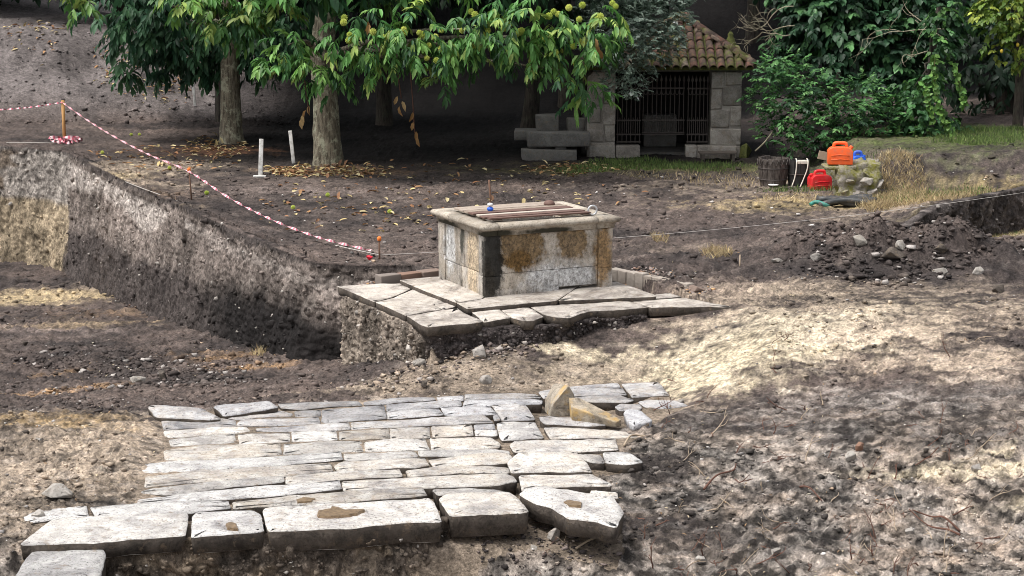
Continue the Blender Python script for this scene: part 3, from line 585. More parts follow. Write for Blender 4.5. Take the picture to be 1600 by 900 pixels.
FRONTST = [[(32,853),(75,820),(87,812),(290,802),(294,807),(289,838),(160,849),(132,850)],[(301,807),(307,801),(395,797),(407,804),(412,830),(360,835),(300,840)],[(411,799),(417,795),(516,788),(670,780),(678,786),(690,814),(625,817),(550,825),(420,830)],
 [(686,781),(697,774),(795,772),(808,781),(826,801),(787,804),(704,808)],[(812,778),(822,769),(847,766),(872,769),(957,776),(974,800),(962,820),(932,812),(887,809),(864,795),(843,790),(824,784)]]
pav = empty('stone_pavement', P(560, 720, PZ)); tag(pav, kind='structure')
for s in STONES:
    vc = sum(p[1] for p in s) / len(s)
    poly_stone('paving_stone', [P(u, v, PZ) for u, v in s], PZ + random.uniform(-.005, .005), .13, 'paving_back' if vc < 668 else 'paving', pav, inset=-.0035, rnd=.014, bev=.8, side='stone_dark')
for k, s in enumerate(FRONTST):
    poly_stone('edge_stone', [P(u, v, PZ) for u, v in s], PZ + .01 + random.uniform(-.006, .006), (.12, .13, .16, .17, .14)[k], 'paving', pav, inset=-.006, rnd=.016, bev=.6, relief=1.2, tilt=(0.0, 0.0) if k < 4 else (-.03, .035), side='stone_dark')
poly_stone('step_stone', [P(u, v, -.54) for u, v in [(14,910),(38,868),(50,858),(146,851),(164,856),(168,866),(158,910)]], -.54, .36, 'paving', pav, relief=1.4, tilt=(0, 0), side='stone_dark')
b = MB(); c0 = P(276, 852, -.62)
b.box((c0[0], c0[1] + .05, -.80), (.17, .22, .26), jit=.015); b.build('footing_stone', 'moss_stone', pav, bevel=.02)
# slabs lifted out of their row at the back
poly_stone('tilted_slab', [P(u, v, PZ + .05) for u, v in [(228,636),(257,634),(317,638),(349,651),(321,653),(248,650),(240,648)]], PZ + .05, .08, 'paving_back', pav, tilt=(.0, .06), side='stone_dark')
poly_stone('tilted_slab', [P(u, v, PZ + .05) for u, v in [(330,634),(347,632),(422,627),(439,635),(407,640),(347,647),(340,640)]], PZ + .05, .08, 'paving_back', pav, tilt=(.0, .05), side='stone_dark')

def hull_rock(name, size, mat, seed, loc, rz=0.0, parent=None, flat=.0, n=13, bev=.03, tiltxy=(0, 0)):
    rg = random.Random(seed); bm = bmesh.new()
    for k in range(n):
        v = Vector((rg.gauss(0, 1), rg.gauss(0, 1), rg.gauss(0, 1))).normalized() * rg.uniform(.8, 1.05)
        if flat: v.z = max(min(v.z, 1 - flat), -1 + flat)
        bm.verts.new(v)
    r = bmesh.ops.convex_hull(bm, input=bm.verts); bmesh.ops.delete(bm, geom=[e for e in r['geom_interior'] if isinstance(e, bmesh.types.BMVert)], context='VERTS')
    for v in bm.verts: v.co = Vector((v.co.x * size[0] / 2, v.co.y * size[1] / 2, v.co.z * size[2] / 2))
    bmesh.ops.bevel(bm, geom=list(bm.edges), offset=min(size) * bev, segments=1, affect='EDGES', clamp_overlap=True)
    M = Matrix.Rotation(rz, 4, 'Z') @ Matrix.Rotation(tiltxy[0], 4, 'X') @ Matrix.Rotation(tiltxy[1], 4, 'Y'); bm.transform(M)
    me = bpy.data.meshes.new(name); bm.to_mesh(me); bm.free()
    o = link(name, me, mat, None); o.location = tuple(map(float, loc)); 
    if parent is not None: o.parent = parent; o.matrix_parent_inverse = parent.matrix_world.inverted()
    return o

def shape_prism(name, outline, depth, mat, loc, rz=0.0, bevel=.02, taper=.8, jit=.0, parent=None):
    # an upright outline (across, up) given thickness along the view
    n = len(outline); V = []
    for k, sgn in enumerate((-1, 1)):
        for (a, b) in outline:
            f = 1.0 if k == 0 else taper
            V.append((a * f, sgn * depth / 2 + random.uniform(-jit, jit), b * (1 if k == 0 else .9) + random.uniform(-jit, jit) * .5))
    Fc = [tuple(range(n)), tuple(range(2 * n - 1, n - 1, -1))] + [(i, n + i, n + (i + 1) % n, (i + 1) % n) for i in range(n)]
    m = MB(); m.add(V, Fc); o = m.build(name, mat, None, bevel=bevel)
    o.location = tuple(map(float, loc)); o.rotation_euler = (0, 0, rz)
    if parent is not None: o.parent = parent
    return o
q = P(872, 648, PZ)
o = shape_prism('boulder', [(-.15, 0), (-.13, .10), (-.04, .24), (.02, .27), (.07, .20), (.12, .06), (.14, .0)], .30, 'boulder', (q[0] + .03, q[1] + .12, PZ - .01), R(18), .007, .75, .028)
tag(o, 'upright ochre boulder standing on the back of the paving', 'boulder')
q = P(925, 655, PZ)
m = MB(); c = [P(892, 622, PZ + .12), P(970, 660, PZ), P(935, 660, PZ), P(893, 645, PZ)]
tp = [P(889, 621, PZ + .17), P(905, 621, PZ + .16), P(971, 655, PZ + .05), P(962, 660, PZ + .03), P(893, 636, PZ + .13)]
V = [tuple(p) for p in tp] + [(p[0] * .995 + .01, p[1] + .02, PZ - .02) for p in tp]
m.add(V, [(4, 3, 2, 1, 0), (5, 6, 7, 8, 9)] + [(i, (i + 1) % 5, 5 + (i + 1) % 5, 5 + i) for i in range(5)])
o = m.build('leaning_slab', 'boulder', None, bevel=.007); tag(o, 'wedge shaped slab leaning against the upright ochre boulder', 'stone slab')
o = poly_stone('broken_block', [P(u, v, PZ + .05) for u, v in [(972,644),(982,640),(1002,642),(1023,655),(988,662),(978,655)]], PZ + .05, .10, 'paving_back', None, tilt=(-.02, .08)); tag(o, 'small tilted block at the right end of the paving beside the wedge slab', 'stone block')
# pools of brown mud in the hollows of the stones
for pts, lab in (([(496,797),(516,794),(518,790),(527,791),(540,796),(571,795),(560,802),(530,806),(495,806)], 'largest brown mud pool on the long front edge stone'), ([(463,780),(474,776),(494,778),(486,783),(464,784)], 'brown mud pool on the second row of paving above the largest pool'), ([(351,818),(360,815),(370,818),(372,826),(356,824)], 'small brown mud pool on the square front edge stone'), ([(881,784),(890,781),(908,784),(909,790),(890,789)], 'oval brown mud pool on the broken right end stone')):
    zt = PZ + (.026 if 'front edge' in lab or 'right end' in lab else .018)
    w0 = [P(u, v, zt)[:2] for u, v in pts]; w_ = []
    for a, b_ in zip(w0, w0[1:] + w0[:1]):
        for t_ in np.linspace(0, 1, 7)[:-1]: q_ = a + (b_ - a) * t_; w_.append(q_ + .03 * np.array([fbm(q_[:1] * 22, q_[1:] * 22, 130, 3)[0], fbm(q_[:1] * 22, q_[1:] * 22, 134, 3)[0]]))
    n = len(w_); cc = np.mean(w_, 0); m = MB()
    V = [(p[0], p[1], zt - .02) for p in w_] + [(p[0] + (cc[0] - p[0]) * .06, p[1] + (cc[1] - p[1]) * .06, zt) for p in w_]
    m.add(V, [tuple(range(n, 2 * n))[::-1]] + [(i, (i + 1) % n, n + (i + 1) % n, n + i) for i in range(n)])
    o = m.build('mud_pool', 'mud', None); tag(o, lab, 'mud pool', kind='thing')
    o['_fit'] = 1

# ------------------------------------------------------------------ slab platform round the well
E1 = np.array([math.cos(R(25)), math.sin(R(25))]); E2 = np.array([-math.sin(R(25)), math.cos(R(25))])
plat = empty('slab_platform', P(790, 480, 0)); tag(plat, kind='structure')
LOW = [[(526,447),(600,443),(642,443),(646,449),(612,464),(585,470),(551,457)],[(586,471),(613,465),(649,450),(676,462),(700,471),(676,474),(690,482),(640,490),(633,491)],[(678,475),(702,471),(714,477),(692,482)],[(635,492),(715,482),(724,488),(756,502),(738,505),(667,510),(655,505)],
 [(731,482),(772,477),(799,496),(756,501),(745,493)],[(773,477),(816,474),(825,479),(850,492),(834,498),(817,499),(801,495)],[(826,478),(960,470),(983,469),(1014,479),(967,484),(921,486),(889,496),(867,495),(851,492)],[(985,469),(1030,466),(1070,464),(1135,476),(1143,478),(1100,478),(1016,480)],[(1000,466),(1026,458),(1046,456),(1067,462),(1030,465)]]
for k, s in enumerate(LOW): poly_stone('slab', [P(u, v, 0) for u, v in s], 0 - .004 * (k % 3), .10, 'slab', plat, inset=.002, rnd=.014, relief=.9 if k > 3 else .6, step=.05, bev=.5, side='stone_dark')
WZ = .05                                                     # top of the upper slabs, foot of the well
UP = [[(624,437),(690,432),(762,458),(752,466),(712,471),(660,452)],[(713,471),(753,466),(770,456),(905,446),(870,469),(730,480)],[(872,468),(906,446),(960,438),(1026,459),(1024,461)]]
for k, s in enumerate(UP): poly_stone('upper_slab', [P(u, v, WZ) for u, v in s], WZ - .003 * k, .09, 'slab', plat, inset=.0, rnd=.014, relief=.5, step=.05, bev=.5, side='stone_dark')

# brick and stone edging
def edging(name, a, b, n, size, mat, label, top=.0):
    o = empty(name, (a[0], a[1], 0)); tag(o, label, 'edging'); a, b = np.array(a[:2]), np.array(b[:2]); d = b - a; L = np.linalg.norm(d) / n; ang = math.atan2(d[1], d[0])
    for k in range(n):
        c = a + d * (k + .5) / n; m = MB(); m.box((c[0], c[1], top - size[1] / 2 + random.uniform(-.008, .008)), (L - .012, size[0], size[1]), Matrix.Rotation(ang + random.uniform(-.02, .02), 3, 'Z'), .006); m.build('edging_stone', mat, o, bevel=.008)
    return o
edging('brick_edging', P(590, 433, .05), P(687, 421, .05), 3, (.14, .16), 'brick', 'low brick edging behind the platform left of the well', .06)
edging('stone_edging', P(957, 419, .05), P(1080, 444, .05), 9, (.11, .2), 'kerbstone', 'low row of narrow kerb stones running right from behind the well', .06)
o = hull_rock('broken_brick', (.24, .16, .1), 'brick', 4, G(1086, 455) + np.array([0, 0, .03])); tag(o, 'broken pinkish stone at the right end of the narrow kerb', 'stone')

# ------------------------------------------------------------------ the well
Nn = P(758, 464, WZ)[:2]
def reach(o, d, u):                                            # how far along d until the picture column u
    r = (u - 800) / F; t = 0.0
    lo_, hi_ = 0.0, 4.0
    f = lambda t: proj((o[0] + d[0] * t, o[1] + d[1] * t, WZ))[0] - u
    s0 = f(0.0)
    for _ in range(50):
        m_ = (lo_ + hi_) / 2
        if f(m_) * s0 > 0: lo_ = m_
        else: hi_ = m_
    return lo_
WL_, WD_ = reach(Nn, E1, 957), reach(Nn, E2, 685)
def zat(xy, v):
    lo_, hi_ = -1.0, 5.0
    for _ in range(50):
        m_ = (lo_ + hi_) / 2
        if proj((xy[0], xy[1], m_))[1] > v: lo_ = m_
        else: hi_ = m_
    return lo_
WT = zat(Nn, 370); RT = WT + .132
print('well', WL_, WD_, WT, RT)
def wp(a, b, z): p = Nn + E1 * a + E2 * b; return np.array([p[0], p[1], z])
ctr = wp(WL_ / 2, WD_ / 2, WZ)
MW = Matrix.Rotation(R(25), 3, 'Z')
t = stone_material('well_stone', (0.48, 0.44, 0.39), (0.43, 0.37, 0.30), (0.15, 0.135, 0.11), 0.7, 3.5, (0.5, 0.74), (0.56, 0.52, 0.48))
c = t.b.inputs['Base Color'].links[0].from_socket
hh = WT - WZ
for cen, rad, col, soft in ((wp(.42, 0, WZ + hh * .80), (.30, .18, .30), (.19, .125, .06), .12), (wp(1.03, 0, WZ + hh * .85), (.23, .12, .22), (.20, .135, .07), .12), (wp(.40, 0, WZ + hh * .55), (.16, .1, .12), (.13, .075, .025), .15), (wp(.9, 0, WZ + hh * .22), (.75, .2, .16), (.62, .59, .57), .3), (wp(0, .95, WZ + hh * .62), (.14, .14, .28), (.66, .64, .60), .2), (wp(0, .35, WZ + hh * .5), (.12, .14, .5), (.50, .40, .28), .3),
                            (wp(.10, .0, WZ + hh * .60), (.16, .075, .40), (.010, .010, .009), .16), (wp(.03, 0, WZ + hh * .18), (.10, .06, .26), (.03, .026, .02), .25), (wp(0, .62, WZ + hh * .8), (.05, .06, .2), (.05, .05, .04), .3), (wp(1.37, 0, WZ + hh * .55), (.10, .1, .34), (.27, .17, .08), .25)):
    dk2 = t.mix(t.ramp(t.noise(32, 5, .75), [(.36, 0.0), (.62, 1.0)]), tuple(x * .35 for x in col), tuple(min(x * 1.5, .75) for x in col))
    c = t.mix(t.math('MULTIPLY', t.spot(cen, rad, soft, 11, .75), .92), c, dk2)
c = t.mix(.8, c, t.ramp(t.noise(11, 6, .75, stretch=(1.5, 1.5, .5)), [(.34, .45), (.52, 1.0), (.66, 1.15)]), 'MULTIPLY')
t.color(c)
t = stone_material('coping', (0.47, 0.42, 0.35), (0.44, 0.38, 0.31), (0.14, 0.115, 0.09), 0.6, 3.6, (0.48, 0.74), (0.54, 0.49, 0.42))
c = t.b.inputs['Base Color'].links[0].from_socket
for cen, rad in ((wp(.10, -.03, WT + .02), (.35, .14, .04)), (wp(.75, -.03, WT + .02), (.55, .14, .03)), (wp(-.04, .9, WT + .015), (.14, .5, .035))):
    c = t.mix(t.spot(cen, rad, .3, 10, .6), c, (.045, .042, .03))  # darkens the recess under the roll, shade put into the colour
t.color(c)
well = empty('stone_well', ctr); tag(well, 'square stone well head with moulded rim and wooden plank lid', 'well')
def wblock(a0, a1, b0, b1, z0, z1, name='wall_block', mat='well_stone', bev=.007):
    m = MB(); p = wp((a0 + a1) / 2, (b0 + b1) / 2, (z0 + z1) / 2); m.box(p, (a1 - a0 - .003, b1 - b0 - .003, z1 - z0 - .003), MW, .002); return m.build(name, mat, well, bevel=bev)
pw, th = .17, .16; zc = WZ + hh * .36; z0 = WZ - .01
for (a, b) in ((0, 0), (WL_ - pw, 0), (0, WD_ - pw), (WL_ - pw, WD_ - pw)):
    wblock(a, a + pw, b, b + pw, z0, zc - .02 if b == 0 else zc + .05); wblock(a, a + pw, b, b + pw, zc - .02 if b == 0 else zc + .05, WT)
for b in (.014, WD_ - th):
    b1 = b + th - .014
    cuts = [pw, .86, WL_ - pw]
    for k in range(2): wblock(cuts[k], cuts[k + 1], b, b1, z0 + (.045 * k if b < .1 else 0), zc)
    cuts = [pw, WL_ - pw]
    for k in range(1): wblock(cuts[k], cuts[k + 1], b, b1, zc, WT)
for a in (.014, WL_ - th):
    a1 = a + th - .014; mid = WD_ * .52
    wblock(a, a1, pw, mid, z0, zc); wblock(a, a1, mid, WD_ - pw, z0, zc); wblock(a, a1, pw, mid - .08, zc, WT); wblock(a, a1, mid - .08, WD_ - pw, zc, WT)
# moulded rim, swept stone by stone round the corners
prof = [(-.02, 0.0), (.012, .003), (.014, .062), (.024, .078), (.046, .084), (.062, .096), (.070, .118), (.066, .142), (.048, .161), (.015, .171), (-.14, .172), (-.14, 0.0)]
sc_ = (RT - WT) / .172; prof = [(a * .92, b * sc_) for a, b in prof]
def rim(path, name='rim_stone'):
    n = len(prof); V = []
    for k, (a, b, da, db) in enumerate(path):
        for (o_, z_) in prof: V.append(wp(a + da * o_ , b + db * o_, WT + z_ + .004 * fbm(np.array([a * 5 + o_]), np.array([b * 5 + z_]), 7, 2)[0]))
    Fc = [tuple(range(n)), tuple(range((len(path) - 1) * n + n - 1, (len(path) - 1) * n - 1, -1))]
    for k in range(len(path) - 1):
        for i in range(n): j = (i + 1) % n; Fc.append((k * n + i, (k + 1) * n + i, (k + 1) * n + j, k * n + j))
    o = raw(name, V, Fc, 'coping', well, True)
    bm = bmesh.new(); bm.from_mesh(o.data); bmesh.ops.recalc_face_normals(bm, faces=bm.faces); bm.to_mesh(o.data); bm.free(); return o
def seg(p0, p1, d, m=7): return [(p0[0] + (p1[0] - p0[0]) * k / m, p0[1] + (p1[1] - p0[1]) * k / m, d[0], d[1]) for k in range(m + 1)]
g = .005
def corner(A, B, C, dA, dC):
    return seg(A, B, dA, 4)[:-1] + [(B[0], B[1], dA[0] + dC[0], dA[1] + dC[1])] + seg(B, C, dC, 4)[1:]
rim(corner((0, WD_ * .66 - g), (0, 0), (.14 - g, 0), (-1, 0), (0, -1))); rim(seg((.14 + g, 0), (WL_ - .2 - g, 0), (0, -1), 14))
rim(corner((WL_ - .2 + g, 0), (WL_, 0), (WL_, .5 - g), (0, -1), (1, 0))); rim(corner((WL_, .5 + g), (WL_, WD_), (.6 + g, WD_), (1, 0), (0, 1))); rim(corner((.6 - g, WD_), (0, WD_), (0, WD_ * .66 + g), (0, 1), (-1, 0)))
# plank lid
lid = empty('lid', wp(WL_ / 2, WD_ / 2, RT)); lid.parent = well; lid.matrix_parent_inverse = well.matrix_world.inverted()
lb = RT + .006
def plank(a0, a1, b0, b1, z, h, mat, name='plank'):
    m = MB(); m.box(wp((a0 + a1) / 2, (b0 + b1) / 2, z + h / 2), (a1 - a0, b1 - b0, h), MW, .003); return m.build(name, mat, lid, bevel=.004)
for a in (.14, WL_ - .32): plank(a, a + .10, .08, WD_ - .28, lb, .016, 'wood_lid', 'batten')
xs = np.linspace(.05, WD_ - .24, 8)
for k in range(7):
    plank(.08 + random.uniform(-.01, .01), WL_ - .23 + random.uniform(-.01, .01), xs[k] + .006, xs[k + 1] - (.055 if k in (0, 2) else .014), lb + .017 + (.003 if k == 0 else 0), .020, 'wood_lid_red' if k in (0, 1, 3) else 'wood_lid')
m = MB(); c = wp(WL_ * .74, WD_ * .60, lb + .036); m.lathe([(.06, 0), (.06, .02), (.045, .042), (.015, .05)], c, 14); m.build('knob', 'wood_lid_red', lid, True)
ring = MB(); c = wp(WL_ - .20, .09, RT + .055); ring.tube([(c[0] + .045 * math.cos(t_), c[1] + .012 * math.cos(t_), c[2] + .048 * math.sin(t_)) for t_ in np.linspace(0, 2 * math.pi, 22)], .011, 8, False); ring.build('iron_ring', 'galvanised', well, True)
rb = PY(766, 338, wp(.2, .62, 0)[1]); m = MB(); m.tube([rb, (rb[0] + .003, rb[1], rb[2] + .2), (rb[0] - .012, rb[1], zat(rb, 281))], .011, 8); m.build('iron_rod', 'rusty_iron', well, True)
m = MB(); m.lathe([(.012, 0), (.034, .015), (.036, .04), (.022, .05), (.022, .06), (.034, .07), (.034, .09), (.012, .105)], (rb[0], rb[1], rb[2] + .0), 12); m.build('blue_fitting', 'plastic_blue', well, True)
m = MB(); m.lathe([(.012, 0), (.03, .008), (.03, .03), (.012, .04)], (rb[0], rb[1], rb[2] + .105), 12); m.build('white_collar', 'plastic_white', well, True)

# ------------------------------------------------------------------ small chapel with iron gate
YC = float(P(1000, 246, 0)[1])
def cx(u, v=180): return float(PY(u, v, YC)[0])
def cz(v, u=1050): return float(PY(u, v, YC)[2])
chap = empty('roadside_chapel', (cx(1038), YC + 1.0, 0)); tag(chap, 'small granite chapel with tiled hip roof and iron railings under the trees', 'chapel')
XL, XR = cx(917), cx(1159); ZE = cz(112); DEP = 2.3
def cbox(x0, x1, y0, y1, z0, z1, name, mat, parent=chap, bev=.015, jit=.006):
    m = MB(); m.box(((x0 + x1) / 2, (y0 + y1) / 2, (z0 + z1) / 2), (x1 - x0, y1 - y0, z1 - z0), None, jit); return m.build(name, mat, parent, bevel=bev)
def pier(x0, x1, cuts, name='pier'):
    p = cbox(x0 + .012, x1 - .012, YC + .012, YC + .42, -.1, ZE - .004, name, 'mortar', chap, .004, 0)
    for (a0, a1, b0, b1) in cuts:
        m = MB(); xa, xb = x0 + (x1 - x0) * a0, x0 + (x1 - x0) * a1; za, zb = ZE * b0, ZE * b1
        m.box(((xa + xb) / 2, YC + .10, (za + zb) / 2), (xb - xa - .014, .24, zb - za - .014), None, .008); m.build('pier_stone', 'granite', p, bevel=.018)
    return p
pier(cx(1110), XR, [(0, .45, .80, 1), (.45, 1, .84, 1), (0, .36, .56, .80), (.36, 1, .60, .84), (0, .62, .34, .56), (.62, 1, .36, .60), (0, 1, .14, .34), (0, .55, -.02, .14), (.55, 1, -.02, .14)])
pier(XL, cx(962), [(0, 1, .82, 1), (0, .55, .6, .82), (.55, 1, .62, .82), (0, .5, .4, .6), (.5, 1, .38, .62), (0, .62, .18, .4), (.62, 1, .18, .38), (0, 1, -.02, .18)])
for x0, x1 in ((cx(921), cx(962)), (cx(962) + .004, cx(1001)), (cx(1072), cx(1090)), (cx(1090) + .004, cx(1152))):
    cbox(x0, x1 - .004, YC - .06, YC + .22, -.08, cz(227), 'plinth_stone', 'granite')
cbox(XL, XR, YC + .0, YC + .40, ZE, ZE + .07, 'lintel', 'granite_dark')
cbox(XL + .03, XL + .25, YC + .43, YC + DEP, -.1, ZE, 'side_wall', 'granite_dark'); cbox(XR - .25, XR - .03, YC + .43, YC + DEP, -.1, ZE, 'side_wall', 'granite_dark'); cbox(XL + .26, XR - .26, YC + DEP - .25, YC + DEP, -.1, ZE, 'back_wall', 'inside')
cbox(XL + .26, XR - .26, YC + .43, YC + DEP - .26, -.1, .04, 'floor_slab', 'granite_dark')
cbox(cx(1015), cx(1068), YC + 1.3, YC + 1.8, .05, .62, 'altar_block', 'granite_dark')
# iron railings
def railing(name, x0, x1, n, yy, zb, label=None):
    r = empty(name, ((x0 + x1) / 2, yy, zb)); r.parent = chap; r.matrix_parent_inverse = chap.matrix_world.inverted()
    zt, zu, zm, zl = cz(121), cz(139), cz(189), cz(211)
    for z_ in (zu, zm, zl, zb + .03):
        m = MB(); m.box(((x0 + x1) / 2, yy, z_), (x1 - x0, .018, .026)); m.build('rail', 'iron', r)
    xs_ = np.linspace(x0 + .02, x1 - .02, n)
    for k, x_ in enumerate(xs_):
        m = MB(); m.tube([(x_, yy, zb), (x_, yy, zt - .05)], .009, 6)
        m.add([(x_ - .026, yy, zt - .06), (x_, yy - .01, zt - .06), (x_ + .026, yy, zt - .06), (x_, yy + .01, zt - .06), (x_, yy, zt + .04), (x_, yy, zt - .10)], [(0, 1, 4), (1, 2, 4), (2, 3, 4), (3, 0, 4), (1, 0, 5), (2, 1, 5), (3, 2, 5), (0, 3, 5)]); m.build('bar', 'iron', r)
        if k < n - 1:
            xm = (x_ + xs_[k + 1]) / 2; m = MB(); m.tube([(xm + (xs_[1] - xs_[0]) * .42 * math.cos(a), yy, zu - .04 - .07 * abs(math.sin(a))) for a in np.linspace(0, math.pi, 9)], .008, 5)
            m.build('scroll', 'iron', r); m = MB(); m.tube([(xm, yy, zl), (xm, yy, zm + .05)], .007, 5); m.build('short_bar', 'iron', r)
    return r
railing('railing_panel', cx(964), cx(1002), 6, YC + .10, cz(225)); railing('railing_panel', cx(1074), cx(1108), 6, YC + .10, cz(225)); railing('gate_leaf', cx(1004), cx(1071), 10, YC + .16, cz(212))
# hip roof with barrel tiles
roof = empty('roof', (cx(1038), YC + 1.1, ZE + .07)); roof.parent = chap; roof.matrix_parent_inverse = chap.matrix_world.inverted()
OX0, OX1, OY0, OY1 = XL - .16, XR + .17, YC - .17, YC + DEP + .15; ZR0 = ZE + .085; AP = np.array([cx(1062) * 1.04, YC + 1.15, zat((cx(1062) * 1.04, YC + 1.15), 30)])
A4 = [np.array([OX0, OY0, ZR0]), np.array([OX1, OY0, ZR0]), np.array([OX1, OY1, ZR0]), np.array([OX0, OY1, ZR0])]
m = MB(); m.add([tuple(p) for p in A4] + [tuple(AP)] + [tuple(p - np.array([0, 0, .05])) for p in A4], [(0, 1, 4), (1, 2, 4), (2, 3, 4), (3, 0, 4), (8, 7, 6, 5), (0, 5, 6, 1), (1, 6, 7, 2), (2, 7, 8, 3), (3, 8, 5, 0)]); m.build('roof_deck', 'moss', roof)
def tile_mesh(up=True):
    n = 6; V = []; Fc = []
    for k in range(2):
        rr_ = .072 if k == 0 else .060
        for q_ in range(n + 1):
            a = math.pi * q_ / n; V.append((rr_ * math.cos(a), .20 * (1 if k else -1), rr_ * math.sin(a) * (1 if up else -1)))
    V2 = [(x * .80, y, z * .80) for x, y, z in V]; N_ = len(V); V += V2
    for q_ in range(n):
        Fc.append((q_, q_ + 1, n + 2 + q_, n + 1 + q_)); Fc.append((N_ + q_ + 1, N_ + q_, N_ + n + 1 + q_, N_ + n + 2 + q_)); Fc.append((q_ + 1, q_, N_ + q_, N_ + q_ + 1))
    return raw('roof_tile', V, Fc, 'roof_tile', link_it=False, smooth=True)
tm = tile_mesh()
def tiles_on(a, b, ap):
    e = b - a; L = np.linalg.norm(e); ex = e / L; mid = ap - a; s_ = mid - ex * mid.dot(ex); H_ = np.linalg.norm(s_); es = s_ / H_; nn_ = np.cross(ex, es)
    nc = int(L / .155)
    for i in range(nc):
        x_ = (i + .5) * L / nc; tt = mid.dot(ex); hmax = H_ * (x_ / tt if x_ < tt else (L - x_) / (L - tt))
        for j in range(int(hmax / .27) + 1):
            y_ = j * .27 + .12
            if y_ > hmax + .1: break
            p = a + ex * x_ + es * y_ + nn_ * (.012 + .01 * random.random()); o = bpy.data.objects.new('roof_tile', tm); COL.objects.link(o)
            jr = random.uniform(-.05, .05); x2 = ex * math.cos(jr) + es * math.sin(jr); y2 = es * math.cos(jr) - ex * math.sin(jr); y2 = y2 + nn_ * (-.06); y2 /= np.linalg.norm(y2); z2 = np.cross(x2, y2)
            M = Matrix(((x2[0], y2[0], z2[0], p[0]), (x2[1], y2[1], z2[1], p[1]), (x2[2], y2[2], z2[2], p[2]), (0, 0, 0, 1))); o.parent = roof; o.matrix_parent_inverse = roof.matrix_world.inverted(); o.matrix_world = M
tiles_on(A4[0], A4[1], AP); tiles_on(A4[1], A4[2], AP)
for c_ in (A4[1], A4[0]):                                       # ridge tiles down the hips
    d = AP - c_; L = np.linalg.norm(d); d /= L
    for k in range(int(L / .27)):
        p = c_ + d * (.15 + k * .27) + np.array([0, 0, .05]); x2 = np.cross(d, [0, 0, 1]); x2 /= np.linalg.norm(x2); z2 = np.cross(x2, d); o = bpy.data.objects.new('ridge_tile', tm); COL.objects.link(o)
        o.parent = roof; o.matrix_parent_inverse = roof.matrix_world.inverted(); o.matrix_world = Matrix(((x2[0] * 1.25, d[0], z2[0] * 1.2, p[0]), (x2[1] * 1.25, d[1], z2[1] * 1.2, p[1]), (x2[2] * 1.25, d[2], z2[2] * 1.2, p[2]), (0, 0, 0, 1)))
# mossy pinnacle behind the roof
px_ = PY(1141, 85, YC + 1.75)
pn = empty('stone_pinnacle', (px_[0], px_[1], 0)); tag(pn, 'mossy stone pinnacle rising behind the right side of the tiled roof', 'pinnacle')
m = MB(); m.box((px_[0], px_[1], (px_[2] - .2) / 2), (.3, .3, px_[2] + .2)); m.build('pedestal', 'granite_dark', pn, bevel=.02)
m = MB(); m.lathe([(.06, 0), (.12, .03), (.135, .10), (.115, .19), (.075, .29), (.05, .34), (.055, .38), (.02, .43)], (px_[0], px_[1], px_[2] - .02), 14); m.build('urn', 'moss', pn, True)

# stacked granite slabs left of the chapel
def gslab(x0, x1, v0, v1, y0, dep, lab, mat='granite_dark', rz=0.0):
    a, b_ = PY(x0, (v0 + v1) / 2, y0), PY(x1, (v0 + v1) / 2, y0); z1, z0 = PY(900, v0, y0)[2], PY(900, v1, y0)[2]
    m = MB(); m.box(((a[0] + b_[0]) / 2, y0 + dep / 2, (z0 + z1) / 2), (b_[0] - a[0], dep, z1 - z0), Matrix.Rotation(rz, 3, 'Z'), .02); o = m.build('granite_slab', mat, None, bevel=.025); tag(o, lab, 'stone slab', 'stacked granite slabs'); return o
y0 = YC - .42
gslab(815, 902, 234, 253, y0, .5, 'lowest granite slab of the stack left of the chapel')
gslab(823, 922, 208, 229, y0 + .06, .55, 'long granite slab in the middle of the stack left of the chapel')
gslab(804, 872, 203, 219, y0 + .75, .4, 'granite slab at the back left of the stack beside the chapel')
gslab(905, 945, 209, 229, y0 + .5, .3, 'short granite slab between the stack and the chapel pier')
gslab(868, 884, 229, 234, y0 + .12, .2, 'small packing stone wedged between the stacked slabs')
gslab(838, 872, 180, 204, y0 + .5, .3, 'rough carved block on top of the stacked slabs'); gslab(886, 914, 185, 206, y0 + .5, .3, 'smaller rough block on top of the stacked slabs nearest the pier')
gslab(826, 866, 229, 236, y0 + .3, .25, 'thin packing slab under the left end of the stack'); gslab(840, 900, 228, 252, y0 + .62, .3, 'dark block hidden in the gap of the stack')
# low plank bench by the right pier
bn = empty('plank_bench', PY(1122, 247, YC - .3)); tag(bn, 'low dark plank bench in front of the right chapel pier', 'bench')
za = PY(1122, 240, YC - .3)[2]; xa, xb = PY(1092, 240, YC - .3)[0], PY(1150, 240, YC - .3)[0]
for k in range(3): m = MB(); m.box(((xa + xb) / 2, YC - .42 + k * .11, za + .02), (xb - xa, .095, .03), None, .004); m.build('seat_plank', 'plank_old', bn)
for x_ in (xa + .06, xb - .06): m = MB(); m.box((x_, YC - .31, za / 2 - .01), (.05, .28, za + .03)); m.build('leg', 'plank_old', bn)
o = hull_rock('mossy_boulder', (.34, .4, .36), 'moss', 21, (cx(1166), YC - .1, .08)); tag(o, 'mossy boulder at the foot of the right chapel pier', 'boulder')

